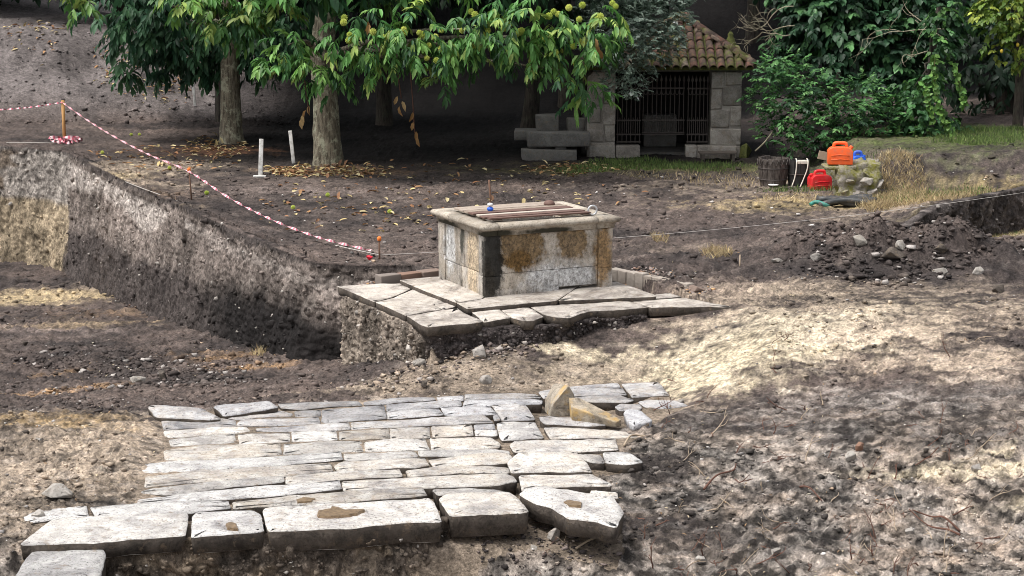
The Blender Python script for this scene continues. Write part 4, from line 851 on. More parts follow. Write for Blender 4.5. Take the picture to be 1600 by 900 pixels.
# ------------------------------------------------------------------ retaining wall, buckets, cans
rw = empty('retaining_wall', G(1335, 312)); tag(rw, 'short mossy rubble wall under the orange jerrycan', 'wall')
bx0 = G(1322, 312)
bm = bmesh.new(); bmesh.ops.create_cube(bm, size=1.0); bmesh.ops.subdivide_edges(bm, edges=list(bm.edges), cuts=13, use_grid_fill=True)
for v in bm.verts:
    x_, y_, z_ = v.co; q1 = float(fbm(np.array([x_ * 5 + y_ * 3]), np.array([z_ * 5 + y_ * 2]), 120, 4)[0]); q2 = float(fbm(np.array([x_ * 11 - z_ * 4]), np.array([z_ * 11 + y_ * 9]), 121, 3)[0])
    n_ = Vector((x_, y_, z_ * .8)).normalized(); p_ = Vector((x_ * .62, y_ * .6, (z_ + .5) * .55)) + n_ * (q1 * .22 + q2 * .12); p_.y += .25 * p_.z + x_ * .12; v.co = p_ + Vector((bx0[0] + .22, bx0[1] + .30, -.05))
me = bpy.data.meshes.new('wall_core'); bm.to_mesh(me); bm.free(); me.polygons.foreach_set('use_smooth', np.ones(len(me.polygons), bool)); link('wall_core', me, 'moss_stone', rw)
for k, (dx, dy, dz, w_, h_, mt) in enumerate([(.02, .02, .10, .22, .16, 'moss_stone'), (.24, .02, .08, .24, .17, 'rubble'), (.46, .06, .12, .2, .18, 'rubble'), (.12, .04, .26, .2, .14, 'moss_stone'), (.36, .06, .27, .24, .16, 'rubble'), (.55, .14, .24, .2, .2, 'rubble'), (.05, .1, .40, .22, .14, 'moss_stone'), (.40, .14, .40, .26, .14, 'moss_stone'), (.66, .2, .08, .2, .16, 'stone_dark')]):
    hull_rock('wall_stone', (w_, .26, h_), mt, 100 + k, (bx0[0] - .06 + dx, bx0[1] + .03 + dy, dz), random.uniform(-.3, .3), rw, .2, 13)
ztop = .56
def jerrycan(name, loc, w_, d_, h_, mat, rz, label, spout=-1):
    j = empty(name, loc, rz); tag(j, label, 'jerrycan')
    def put(m, nm, mt, bev=0, sm=False):
        o = m.build(nm, mt, None, sm, bev); o.parent = j; return o
    out = [(-.5, 0.02), (-.47, 0), (.47, 0), (.5, .02), (.5, .60), (.44, .72), (.30, .80), (-.30, .80), (-.42, .74), (-.5, .62)]
    m = MB(); n = len(out); V = [(a * w_, -d_ / 2, b * h_) for a, b in out] + [(a * w_, d_ / 2, b * h_) for a, b in out]
    m.add(V, [tuple(range(n)), tuple(range(2 * n - 1, n - 1, -1))] + [(i, n + i, n + (i + 1) % n, (i + 1) % n) for i in range(n)]); put(m, 'body', mat, .022)
    m = MB(); m.tube(smooth_path([(-.26 * w_, 0, .76 * h_), (-.24 * w_, 0, .92 * h_), (-.16 * w_, 0, .98 * h_), (.16 * w_, 0, .98 * h_), (.24 * w_, 0, .92 * h_), (.26 * w_, 0, .76 * h_)], 4), .024, 8); put(m, 'handle', mat, 0, True)
    m = MB(); m.tube([(spout * .40 * w_, 0, .70 * h_), (spout * .47 * w_, 0, .84 * h_)], .03, 12); put(m, 'cap', mat, .004)
    for z_ in (.22, .42): 
        m = MB(); m.tube([(-.36 * w_, -d_ / 2 - .001, z_ * h_), (.0, -d_ / 2 - .004, (z_ + .04) * h_), (.36 * w_, -d_ / 2 - .001, z_ * h_)], .007, 6); put(m, 'rib', mat, 0, True)
    m = MB(); m.box((.05 * w_, -d_ / 2 - .001, .34 * h_), (.42 * w_, .006, .24 * h_)); put(m, 'embossed_panel', mat, .003)
    return j
p = PY(1312, 256, bx0[1] + .25); jerrycan('jerrycan', (p[0], p[1], p[2]), .36, .22, .31, 'plastic_orange', R(-6), 'orange jerrycan standing on top of the mossy rubble wall', 1); ztop = p[2]
m = MB(); m.box((p[0] + .0, p[1] + .02, p[2] - .045), (.46, .34, .07), None, .012); o = m.build('wall_stone', 'moss_stone', rw, bevel=.02)
p = G(1282, 297); jerrycan('jerrycan', (p[0], p[1] + .1, p[2] - .01), .32, .2, .285, 'plastic_red', R(14), 'red jerrycan standing on the ground beside the black tub', -1)
p = PY(1340, 256, bx0[1] + .75); jerrycan('jerrycan', (p[0], p[1], p[2] - .12), .2, .18, .30, 'plastic_blue', R(10), 'blue can half hidden behind the orange jerrycan', 1)
p = PY(1336, 258, bx0[1] + .45); o = hull_rock('crumpled_sack', (.24, .2, .16), 'sack_grey', 33, (p[0], p[1], p[2] - .02), .4, None, 0, 22, .04, (.3, .4)); tag(o, 'crumpled grey sack on the wall beside the orange jerrycan', 'sack')
p = PY(1286, 243, bx0[1] + .6); m = MB(); m.box((p[0], p[1], p[2]), (.14, .03, .12), Matrix.Rotation(.2, 3, 'Y')); o = m.build('wooden_board', 'twig_pale', None); tag(o, 'small pale board behind the orange jerrycan', 'board')
p = G(1320, 321); m = MB()
for k in range(5):
    a = np.linspace(0, 1, 9); m.tube([(p[0] - .38 + .8 * t_, p[1] + .08 * k - .15 + .05 * math.sin(5 * t_ + k), p[2] + .02 + .07 * abs(math.sin(3.1 * t_ + k * 1.3))) for t_ in a], .045, 6)
o = m.build('black_tarpaulin', 'tarp', None, True); tag(o, 'crumpled black tarpaulin on the ground below the rubble wall', 'tarpaulin')
m = MB(); m.tube([(p[0] - .5 + .25 * t_, p[1] - .12 + .05 * math.sin(6 * t_), p[2] + .03 + .03 * math.sin(4 * t_)) for t_ in np.linspace(0, 1, 8)], .03, 6); o = m.build('green_rag', 'tarp_green', None, True); tag(o, 'small green rag at the left end of the black tarpaulin', 'rag')

def tub(name, loc, rt, rb, h_, n, mat, label, hoop, rope=False):
    j = empty(name, loc); tag(j, label, 'tub', 'tubs by the bushes')
    def put(m, nm, mt, bev=0, sm=False): o = m.build(nm, mt, None, sm, bev); o.parent = j; return o
    for k in range(n):
        a0, a1 = 2 * math.pi * (k + .04) / n, 2 * math.pi * (k + .96) / n; V = []; hh_ = h_ * (1 + random.uniform(-.03, .03))
        for r_, z_ in ((rb, 0), (rb * .4 + rt * .6 + .012, h_ * .55), (rt, hh_)):
            for a in (a0, a1):
                for q_ in (r_, r_ - .025): V.append((q_ * math.cos(a), q_ * math.sin(a), z_))
        m = MB(); m.add(V, [(0, 2, 6, 4), (4, 6, 10, 8), (1, 5, 7, 3), (5, 9, 11, 7), (0, 4, 5, 1), (4, 8, 9, 5), (2, 3, 7, 6), (6, 7, 11, 10), (8, 10, 11, 9), (0, 1, 3, 2)]); put(m, 'stave', mat)
    m = MB(); m.lathe([(rb - .02, 0), (rb - .02, .03)], (0, 0, .02), 20); put(m, 'base', mat)
    for f in hoop:
        r_ = rb + (rt - rb) * f + .014; m = MB(); m.tube([(r_ * math.cos(a), r_ * math.sin(a), h_ * f) for a in np.linspace(0, 2 * math.pi, 33)], .009, 6, False); put(m, 'hoop', 'iron', 0, True)
    if not rope:
        for k in range(9):
            a0 = math.pi + math.pi * k / 9; a1 = a0 + math.pi / 9; m = MB(); m.tube([((rt + .012) * math.cos(a0 + (a1 - a0) * t_), (rt + .012) * math.sin(a0 + (a1 - a0) * t_), h_ * .97 - .085 * math.sin(math.pi * t_)) for t_ in np.linspace(0, 1, 9)], .008, 5); put(m, 'rim_rope', 'iron', 0, True)
    else:
        for s_ in (-1, 1):
            m = MB(); m.tube(smooth_path([(s_ * rt * .5 + .03, -rt * .4, h_ * 1.06), (s_ * rt * .52 + .03, -rt - .0, h_ * .98), (s_ * rt * .50 + .02, -rt - .02, h_ * .7), (s_ * rt * .42 - .02, -rt - .03, h_ * .35), (s_ * rt * .40 - .07, -rt - .06, .03)], 5), .010, 6); put(m, 'rope', 'rope', 0, True)
        m = MB(); m.box((-.03, -rt - .08, .018), (rt * 1.9, .05, .03)); put(m, 'foot_bar', 'iron', .006)
        m = MB(); m.box((.03, -rt + .02, h_ * .96), (rt * .9, .04, .06)); put(m, 'handle_block', 'rope', .008)
p = G(1211, 292); tub('wooden_tub', (p[0], p[1] + .22, -.01), .235, .19, .45, 15, 'bucket_steel', 'dark weathered wooden tub with scalloped rope round its rim', (.28, .66))
p = G(1248, 293); tub('black_tub', (p[0] + .02, p[1] + .2, -.01), .165, .145, .42, 12, 'bucket_black', 'narrow black tub with two pale ropes hanging down its front', (.5,), True)
p = G(1208, 291); m = MB(); m.lathe([(.075, 0), (.08, .015), (.05, .02)], (p[0], p[1] - .03, p[2] + .01), 14); o = m.build('white_dish', 'plastic_white', None, True); tag(o, 'flat white plastic dish on the ground before the wooden tub', 'dish')

# ------------------------------------------------------------------ stakes, tape, strings
def stake(u, v, vt, rad, mat, name, label, cat, cap=None, foot=False, lean=(0, 0), group=None):
    p = G(u, v); zt_ = zat(p, vt); o = empty(name, p); tag(o, label, cat, group); m = MB()
    tip = (p[0] + lean[0], p[1] + lean[1], zt_)
    if mat == 'post_white':
        ax = Vector(tip) - Vector(tuple(p)); m.box(((p[0] + tip[0]) / 2, (p[1] + tip[1]) / 2, (p[2] + zt_) / 2), (rad * 2, rad * 1.2, zt_ - p[2]), Matrix.Rotation(math.atan2(lean[0], zt_ - p[2]), 3, 'Y')); m.build('shaft', mat, o, bevel=.006)
    else: m.tube([(p[0], p[1], p[2] - .1), tip], rad, 8); m.build('shaft', mat, o, True)
    if cap: m = MB(); m.lathe([(.015, -.035), (.024, -.024), (.025, .008), (.015, .018)], tip, 10); m.build('cap', cap, o, True)
    if foot: m = MB(); m.box((p[0] - .01, p[1] - .02, p[2] + .015), (.2, .08, .03)); m.build('foot_plate', mat, o, bevel=.005)
    return np.array(tip)
T1 = stake(101, 224, 157, .032, 'post_wood', 'tape_post', 'orange brown wooden post holding the tape at the trench corner', 'post')
T2 = stake(300, 313, 264, .011, 'rusty_iron', 'iron_stake', 'thin iron stake with orange cap halfway along the sagging tape', 'stake', 'cap_orange', lean=(-.03, 0))
T3 = stake(593, 405, 372, .011, 'rusty_iron', 'iron_stake', 'thin iron stake with orange cap near the well', 'stake', 'cap_orange')
stake(407, 277, 217, .034, 'post_white', 'white_post', 'white marker post with foot plate left of the large chestnut trunk', 'post', foot=True, lean=(.03, 0))
stake(459, 257, 204, .03, 'post_white', 'white_post', 'thin leaning white marker post right beside the large chestnut trunk', 'post', lean=(-.05, 0))
stake(305, 167, 126, .03, 'post_white', 'white_post', 'white marker post farthest back before the earth heap', 'post', lean=(-.03, 0))
stake(1156, 415, 398, .008, 'twig_pale', 'peg', 'short pale peg in the soil right of the well beside dry grass', 'peg')
def ribbon(pts, width, turns, name, label, cat):
    pts = smooth_path(pts, 40); V = []; al = []; s = 0; prev = None; N_ = len(pts); Fc = []
    for k, p in enumerate(pts):
        if prev is not None: s += np.linalg.norm(p - prev)
        prev = p; d = pts[min(k + 1, N_ - 1)] - pts[max(k - 1, 0)]; d /= np.linalg.norm(d); up_ = np.array([0, 0, 1.0]); sd_ = np.cross(d, up_); sd_ /= np.linalg.norm(sd_); up_ = np.cross(sd_, d)
        a = turns * 2 * math.pi * k / N_ + .6 * math.sin(k * .11); w_ = (up_ * math.cos(a) + sd_ * math.sin(a)) * width / 2
        V += [p + w_, p - w_]; al += [s, s]
    for k in range(N_ - 1): Fc.append((2 * k, 2 * k + 1, 2 * k + 3, 2 * k + 2))
    o = raw(name, V, Fc, 'tape', None, True); at = o.data.attributes.new('along', 'FLOAT', 'POINT'); at.data.foreach_set('value', np.array(al, np.float32)); tag(o, label, cat); return o
def sag(a, b, f, n=5):
    a, b = np.array(a), np.array(b); return [a + (b - a) * t_ - np.array([0, 0, 4 * f * t_ * (1 - t_)]) for t_ in np.linspace(0, 1, n)]
end = G(580, 408) + np.array([0, 0, .12])
ribbon(sag(T1 + np.array([0, -.04, -.03]), T2 + np.array([0, -.02, -.03]), .10) + sag(T2 + np.array([0, -.02, -.03]), end, .16)[1:], .032, 16, 'barrier_tape', 'red and white barrier tape sagging along the trench edge', 'tape')
ribbon(sag(T1 + np.array([0, -.04, -.03]), PY(-60, 172, T1[1] + 1.0), .05), .032, 7, 'barrier_tape', 'red and white barrier tape running left from the wooden post', 'tape')
p = G(100, 226); rg = random.Random(5)
ribbon([p + np.array([rg.uniform(-.28, .3), rg.uniform(-.15, .15), rg.uniform(.03, .12)]) for _ in range(16)], .06, 12, 'tape_heap', 'heap of red and white tape at the foot of the wooden post', 'tape')
o = hull_rock('red_tape_knot', (.1, .06, .07), 'tape_red', 9, G(577, 411) + np.array([0, 0, .06]), 0); tag(o, 'small red knot at the lower end of the barrier tape', 'tape')
def line(pts, name, label, rad=.0045, mat='string'):
    m = MB(); m.tube(pts, rad, 5); o = m.build(name, mat, None, True); tag(o, label, 'string')
def on_edge(u, v, h=.08): q_ = G(u, v); return q_ + np.array([0, 0, h])
a_ = P(196, 284, .1); b_ = np.array(T3) - np.array([0, 0, .2])
line(sag(a_, b_, .08, 12), 'string_line', 'white string stretched along the lip of the trench')
c_ = P(1605, 300, .42); line(sag(b_, P(958, 372, .14), .02, 8) + sag(P(958, 372, .14), c_, .05, 12)[1:], 'string_line', 'pale string running behind the well to the right bank', .0024)
line(sag(P(-20, 222, .05), P(100, 222, .05), .01, 4), 'string_line', 'short pale string along the far trench edge at left')

# ------------------------------------------------------------------ foliage
def unit(a): return a / np.maximum(np.linalg.norm(a, axis=-1, keepdims=True), 1e-9)
LANCE = (np.array([[0, 0, 0], [.22, .5, .10], [.22, -.5, .10], [.22, 0, .02], [.62, .55, .06], [.62, -.55, .06], [.62, 0, -.03], [1, 0, -.16]]),
         np.array([[0, 3, 1], [0, 2, 3], [3, 6, 4], [3, 4, 1], [2, 5, 6], [2, 6, 3], [6, 7, 4], [5, 7, 6]]))
OVAL = (np.array([[0, 0, 0], [.5, .5, .07], [.5, -.5, .07], [1, 0, -.05], [.5, 0, 0]]), np.array([[0, 4, 1], [0, 2, 4], [4, 3, 1], [2, 3, 4]]))
IVY = (np.array([[0, 0, 0], [.12, .5, .04], [.12, -.5, .04], [.55, .42, .02], [.55, -.42, .02], [1, 0, -.06], [.4, 0, -.03]]), np.array([[0, 6, 1], [0, 2, 6], [1, 6, 3], [2, 4, 6], [3, 6, 5], [4, 5, 6]]))
def leaf_arrays(Pp, D, U, L, W, tmpl):
    D = unit(D); B = unit(np.cross(U, D)); U = np.cross(D, B); T, Fc = tmpl
    V = Pp[:, None] + T[None, :, 0:1] * (D * L[:, None])[:, None] + T[None, :, 1:2] * (B * W[:, None])[:, None] + T[None, :, 2:3] * (U * L[:, None])[:, None]
    n = len(Pp); k = len(T); return V.reshape(-1, 3), (Fc[None] + (np.arange(n) * k)[:, None, None]).reshape(-1, 3), k
def leaf_mesh(name, Pp, D, U, L, W, tmpl, C, parent=None, mat='foliage'):
    V, Fc, k = leaf_arrays(Pp, D, U, L, W, tmpl); return raw(name, V, Fc, mat, parent, False, np.repeat(C, k, 0))
def rdir(n): return unit(RNG.normal(size=(n, 3)))
def blob_points(blobs, per, shell=.55):
    Ps, Os, Cs = [], [], []
    for (c, r, dens) in blobs:
        n = max(6, int(per * dens * (r[0] * r[1] * r[2]) ** (2 / 3))); d = rdir(n); f = (shell + (1 - shell) * RNG.random(n) ** .7)
        f = f * (1 + .25 * RNG.normal(size=n) * .5)
        Ps.append(np.array(c) + d * f[:, None] * np.array(r)); Os.append(d); Cs.append(f)
    return np.concatenate(Ps), np.concatenate(Os), np.concatenate(Cs)
def palette(n, cols, wts, jit=.25):
    i = RNG.choice(len(cols), n, p=np.array(wts) / sum(wts)); return np.array(cols)[i] * (1 + jit * RNG.normal(size=(n, 1))).clip(.4, 1.8)
def spray(Ps, Os, nl, slen, L0, ratio, droop, cols, wts):
    n = len(Ps); d = unit(Os * np.array([1, 1, .35]) + rdir(n) * .55 + np.array([0, 0, -droop])); sd = unit(np.cross(d, rdir(n) * .4 + np.array([0, 0, 1.0])))
    Pa, Da, Ua, La, Ca = [], [], [], [], []
    base = palette(n, cols, wts, .22)
    for k in range(nl):
        t = (k + .5) / nl; sg = 1 if k % 2 else -1
        p = Ps + d * (slen * t) + np.array([0, 0, -1]) * (slen * droop * .6 * t * t)
        dd = unit(d * (.35 + .9 * t) + sd * sg * (.95 - .5 * t) + np.array([0, 0, -.25 - droop * .6]) + rdir(n) * .28)
        Pa.append(p); Da.append(dd); Ua.append(unit(np.array([0, 0, 1.0]) + rdir(n) * .45 + Os * .35)); La.append(L0 * (.5 + .8 * RNG.random(n))); Ca.append(base * (1 + .18 * RNG.normal(size=(n, 1))).clip(.5, 1.6))
    Pa, Da, Ua, La, Ca = map(np.concatenate, (Pa, Da, Ua, La, Ca)); return Pa, Da, Ua, La, La * ratio, np.clip(Ca, .004, .7)
def PB3(lst):                                                  # blobs given as u, v, distance, radius (m) [, squash]
    out = []
    for b in lst:
        u, v, y, r = b[:4]; sq = b[4] if len(b) > 4 else .8; out.append((PY(u, v, y), (r, r, r * sq), b[5] if len(b) > 5 else 1.0))
    return out
def trunk_mesh(tree, path, rads, mat, ridge=.06, seed=0, limbs=(), n=22):
    pts = smooth_path(path, 7); rr = np.interp(np.linspace(0, 1, len(pts)), np.linspace(0, 1, len(rads)), rads); m = MB(); V = []; Fc = []
    for k, p in enumerate(pts):
        for q_ in range(n):
            a = 2 * math.pi * q_ / n; r = rr[k] * (1 + ridge * (vn(np.array([q_ * 3 % n * .9]), np.array([k * .35 + seed]), seed)[0] - .5) * 2); V.append((p[0] + r * math.cos(a), p[1] + r * math.sin(a), p[2]))
    for k in range(len(pts) - 1):
        for q_ in range(n): Fc.append((k * n + q_, k * n + (q_ + 1) % n, (k + 1) * n + (q_ + 1) % n, (k + 1) * n + q_))
    m.add(V, Fc); o = m.build('trunk', mat, tree, True)
    for lp, r0, r1 in limbs:
        l_ = MB(); pp = smooth_path(lp, 5); l_.tube(pp, list(np.linspace(r0, r1, len(pp))), 7); l_.build('limb', mat, tree, True)
    return o
def limbs_to(start, blobs, r0=.07, r1=.012, k=None):
    out = []
    for c, r, _ in (blobs if k is None else blobs[:k]):
        c = np.array(c); mid = (np.array(start) + c) / 2 + np.array([RNG.normal() * .12, RNG.normal() * .12, .25 * abs(c[2] - start[2]) * .5 + .1]); out.append(([np.array(start), mid, c], r0, r1))
    return out
G1 = [(.055, .15, .045), (.095, .235, .06), (.03, .09, .038), (.16, .31, .075), (.29, .39, .10)]

# --- chestnut whose branches hang over the middle of the picture
tb = G(512, 258)
chA = empty('chestnut_tree', tb); tag(chA, 'chestnut tree with stout bare trunk and spiny green burrs hanging low', 'tree', 'trees at the edge of the dig')
frontA = PB3([(415,95,29.4,.16,.5),(450,70,29.2,.36),(440,100,29.4,.22,.6),(500,85,29.0,.42),(515,128,29.6,.26),(480,110,29.7,.25),(560,55,28.6,.5),(570,105,29.2,.34),(610,70,28.6,.45),(640,40,28.3,.5),(650,90,28.8,.3),(690,75,28.5,.42),(693,125,28.8,.2),(740,45,28.3,.5),(745,85,28.6,.25),(790,40,28.2,.5),(800,75,28.5,.3),(850,30,28.2,.5),(845,85,28.4,.34),(880,110,28.4,.34),(905,140,28.6,.28),(930,150,28.9,.22),(900,60,28.2,.42),(940,30,28.4,.34),(955,60,28.8,.2)])
topA = [(PY(480 + 75 * i, -70 - 25 * (i % 2), 29.0 + .3 * (i % 3)), (.75, .75, .6), .6) for i in range(5)] + [((-3.9 + 1.15 * i, 30.2 + 1.5 * j, 4.0 + .9 * ((i + j) % 2) + .3 * j), (1.0, 1.0, .8), .30) for i in range(5) for j in range(3)] + [((-3.4 + 1.2 * i, 30.5 + 1.5 * j, 5.6), (1.1, 1.1, .8), .28) for i in range(4) for j in range(3)]
tk = [tb + np.array([0, 0, -.1]), tb + np.array([.0, .02, .4]), tb + np.array([-.02, .03, 1.1]), tb + np.array([-.06, .05, 1.8]), tb + np.array([.05, .1, 3.0]), tb + np.array([.2, .1, 4.6])]
trunk_mesh(chA, tk, [.28, .235, .21, .20, .17, .1], 'bark', .10, 3, limbs_to(tk[3], frontA[1::3], .06, .008) + limbs_to(tk[4], topA[::4], .08, .02))
Pf, Of, _ = blob_points(frontA, 160); sA = spray(Pf, Of, 10, .20, .165, .27, .55, G1, [3, 5, 2, 3, 1.2])
Pt, Ot, _ = blob_points(topA, 110); sT = spray(Pt, Ot, 8, .28, .30, .34, .5, G1, [3, 4, 4, 1, .3])
vis = np.array([proj(p)[1] for p in sA[0]]); order = np.argsort(sA[0][:, 1] + np.where((vis > 2), 0, 50) + RNG.random(len(vis)) * .9); pick = order[:300]; rest = np.setdiff1d(np.arange(len(vis)), pick)
o = leaf_mesh('crown', *[np.concatenate([a[rest], b_]) for a, b_ in zip(sA[:5], sT[:5])], LANCE, np.concatenate([sA[5][rest], sT[5]]), chA); tag(o, kind='stuff')
me_leaf = [raw('leaf', LANCE[0] * np.array([1, wf, 1]), LANCE[1], 'single_leaf', link_it=False) for wf in (.27, .30, .33)]
me_dead = raw('leaf', LANCE[0] * np.array([1, .30, 1.6]), LANCE[1], 'dead_leaf', link_it=False)
def place_leaf(parent, p, d, u, L, me, name='leaf'):
    d = unit(d); b = unit(np.cross(u, d)); u = np.cross(d, b); o = bpy.data.objects.new(name, me); COL.objects.link(o); o.parent = parent
    M = Matrix(((d[0] * L, b[0] * L, u[0] * L, p[0]), (d[1] * L, b[1] * L, u[1] * L, p[1]), (d[2] * L, b[2] * L, u[2] * L, p[2]), (0, 0, 0, 1))); o.matrix_parent_inverse = parent.matrix_world.inverted(); o.matrix_world = M; return o
for i in pick: place_leaf(chA, sA[0][i], sA[1][i], sA[2][i], float(sA[3][i]) * 1.05, random.choice(me_leaf))
for (u, v, y) in ((483,165,29.6),(478,172,29.6),(472,180,29.6),(470,186,29.6),(621,150,28.9),(628,158,28.9),(624,166,28.9),(645,175,29),(647,190,29),(650,205,29),(652,214,29),(930,60,28),(934,70,28),(938,78,28),(575,33,28.2),(578,38,28.2)):
    p = PY(u, v, y); place_leaf(chA, p, np.array([random.uniform(-.4, .4), random.uniform(-.3, .3), -1]), np.array([random.uniform(-1, 1), -1, .2]), .17, me_dead, 'dead_leaf')
for (u, v0, v1, y) in ((645,110,214,29), (624,105,160,28.9), (480,125,185,29.6)):
    m = MB(); m.tube([PY(u - 4, v0, y), PY(u, (v0 + v1) / 2, y), PY(u + 3, v1 - 6, y)], .009, 5); m.build('twig', 'twig', chA, True)
def burr_mesh():
    bm = bmesh.new(); bmesh.ops.create_icosphere(bm, subdivisions=2, radius=1.0)
    for f in list(bm.faces):
        r = bmesh.ops.poke(bm, faces=[f]); v = r['verts'][0]; v.co = v.co.normalized() * 1.38
    me = bpy.data.meshes.new('burr'); bm.to_mesh(me); bm.free(); me.materials.append(MATS['burr']); return me
me_burr = burr_mesh()
def burr(p, r, parent):
    o = bpy.data.objects.new('burr', me_burr); COL.objects.link(o); o.rotation_euler = (random.random() * 3, random.random() * 3, 0)
    if parent is not None: o.parent = parent; o.matrix_parent_inverse = parent.matrix_world.inverted()
    o.location = tuple(map(float, p)); o.scale = (r, r, r); return o
for (u, v) in [(538,28),(537,35),(546,54),(553,60),(545,63),(583,50),(601,59),(631,46),(633,51),(655,51),(660,54),(690,47),(680,58),(670,71),(690,76),(698,76),(667,91),(682,95),(736,18),(742,23),(722,48),(763,48),(760,53),(741,63),(748,60),(738,71),(792,41),(796,38),(787,45),(806,54),(812,50),(858,25),(865,18),(872,22),(889,12),(910,8),(905,30),(933,30),(938,26),(957,5),(962,10),(925,40),(868,82),(876,80),(896,72),(904,64),(852,60),(815,48),(912,68),(900,100)]:
    burr(PY(u, v, 28.05 + random.random() * .4), .034 + .012 * random.random(), chA)

# --- chestnut on the left
tb = G(362, 223)
chB = empty('chestnut_tree', tb); tag(chB, 'slender chestnut tree with pale lichened trunk left of the low hanging chestnut', 'tree', 'trees at the edge of the dig')
frB = PB3([(350,15,31.5,.42),(310,5,31.3,.35),(395,25,31.5,.32),(330,40,31.8,.25),(372,45,32,.2),(285,-10,31.3,.4),(430,0,31.6,.4),(120,0,31,.3),(390,-20,31.5,.5),(600,-30,32,.5)])
dkB = PB3([(215,45,34.6,.55),(270,60,35,.6),(205,95,34.8,.24),(203,115,34.8,.12),(305,55,35,.6),(180,15,34.5,.5),(250,10,34.5,.6),(310,100,35.4,.35),(265,105,35.4,.3),(420,45,34.4,.55),(440,85,34.6,.4),(470,50,34.4,.5),(400,90,35.2,.4),(340,80,35.5,.5)])
tpB = [((-7.2 + 1.4 * i, 32.4 + 1.6 * j, 4.2 + .7 * ((i + j) % 2)), (1.1, 1.1, .8), .26) for i in range(4) for j in range(4)]
tk = [tb + np.array([0, 0, -.1]), tb + np.array([0, 0, .35]), tb + np.array([0.0, .0, 1.0]), tb + np.array([.0, .0, 2.1]), tb + np.array([-.1, .05, 3.4]), tb + np.array([-.1, .05, 4.6])]
trunk_mesh(chB, tk, [.25, .205, .18, .165, .13, .08], 'bark', .09, 8, limbs_to(tk[4], frB[::2], .05, .01) + limbs_to(tk[3], dkB[::3], .05, .01) + limbs_to(tk[5], tpB[::3], .06, .02))
P1, O1, _ = blob_points(frB, 170); s1 = spray(P1, O1, 8, .22, .20, .29, .45, G1, [2, 5, 1, 4, 2])
P2, O2, _ = blob_points(dkB, 190); s2 = spray(P2, O2, 8, .24, .20, .32, .6, [(.03, .085, .045), (.05, .125, .06), (.08, .18, .08)], [3, 3, 1.5])  # rear part of the crown: darker leaf colours stand in for shade
P3, O3, _ = blob_points(tpB, 110); s3 = spray(P3, O3, 8, .28, .30, .34, .5, G1, [3, 4, 4, 1, .3])
o = leaf_mesh('crown', *[np.concatenate(q_) for q_ in zip(s1[:5], s2[:5], s3[:5])], LANCE, np.concatenate([s1[5], s2[5], s3[5]]), chB); tag(o, kind='stuff')

# --- dark trees behind
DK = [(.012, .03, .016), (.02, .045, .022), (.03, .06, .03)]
def dark_tree(x, y, r, h, lab, lo=2.6, lean=(0, 0), cols=DK, leaf=.26, dens=.33, nb=9, group='dark trees behind the dig', name='dark_tree', fine=None):
    z0 = gz(x, y); t_ = empty(name, (x, y, z0)); tag(t_, lab, 'tree', group); bl = []
    for k in range(nb):
        a = 2.4 * k; q_ = r * .62 * math.sqrt((k + .5) / nb); bl.append(((x + lean[0] + q_ * math.cos(a) * 1.3, y + lean[1] + q_ * math.sin(a) * 1.3, z0 + lo + (h - lo) * (.25 + .55 * ((k * 7) % nb) / nb)), (r * .55, r * .55, r * .45), dens))
    tk = [np.array([x, y, z0 - .1]), np.array([x + lean[0] * .25, y, z0 + .8]), np.array([x + lean[0] * .6, y + lean[1] * .5, z0 + lo]), np.array([x + lean[0], y + lean[1], z0 + h * .8])]
    trunk_mesh(t_, tk, [.2, .15, .12, .06], 'bark_dark', .06, int(abs(x * 7)) % 30, limbs_to(tk[2], bl[::2], .05, .015), 12)
    p_, o_, _ = blob_points(bl, 130); s_ = spray(p_, o_, 7, .3, leaf, .42, .4, cols, [3, 3, 1]); o = leaf_mesh('crown', *s_[:5], LANCE, s_[5], t_); tag(o, kind='stuff'); return t_
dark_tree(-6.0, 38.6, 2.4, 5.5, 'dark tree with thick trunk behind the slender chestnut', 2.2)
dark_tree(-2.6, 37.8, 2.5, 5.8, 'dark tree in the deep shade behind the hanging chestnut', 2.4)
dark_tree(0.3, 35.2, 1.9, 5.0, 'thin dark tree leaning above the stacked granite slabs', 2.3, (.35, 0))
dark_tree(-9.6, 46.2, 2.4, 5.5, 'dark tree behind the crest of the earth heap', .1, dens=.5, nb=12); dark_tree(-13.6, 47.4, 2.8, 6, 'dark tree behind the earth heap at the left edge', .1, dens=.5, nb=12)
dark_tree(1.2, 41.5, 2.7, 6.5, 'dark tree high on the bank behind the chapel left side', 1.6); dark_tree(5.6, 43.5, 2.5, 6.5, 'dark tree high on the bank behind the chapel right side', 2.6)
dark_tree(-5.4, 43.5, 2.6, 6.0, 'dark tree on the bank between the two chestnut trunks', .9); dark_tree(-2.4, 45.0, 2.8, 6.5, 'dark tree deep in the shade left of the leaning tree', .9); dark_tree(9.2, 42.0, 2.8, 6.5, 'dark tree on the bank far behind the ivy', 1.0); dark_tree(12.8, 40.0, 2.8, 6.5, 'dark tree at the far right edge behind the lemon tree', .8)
dark_tree(9.4, 35.4, 1.6, 2.9, 'dark tree with low crown right of the hanging ivy', -.15, leaf=.2, dens=.5); dark_tree(11.6, 36.2, 1.9, 3.2, 'dark tree overhanging the grass at far right', -.1, leaf=.2, dens=.5)

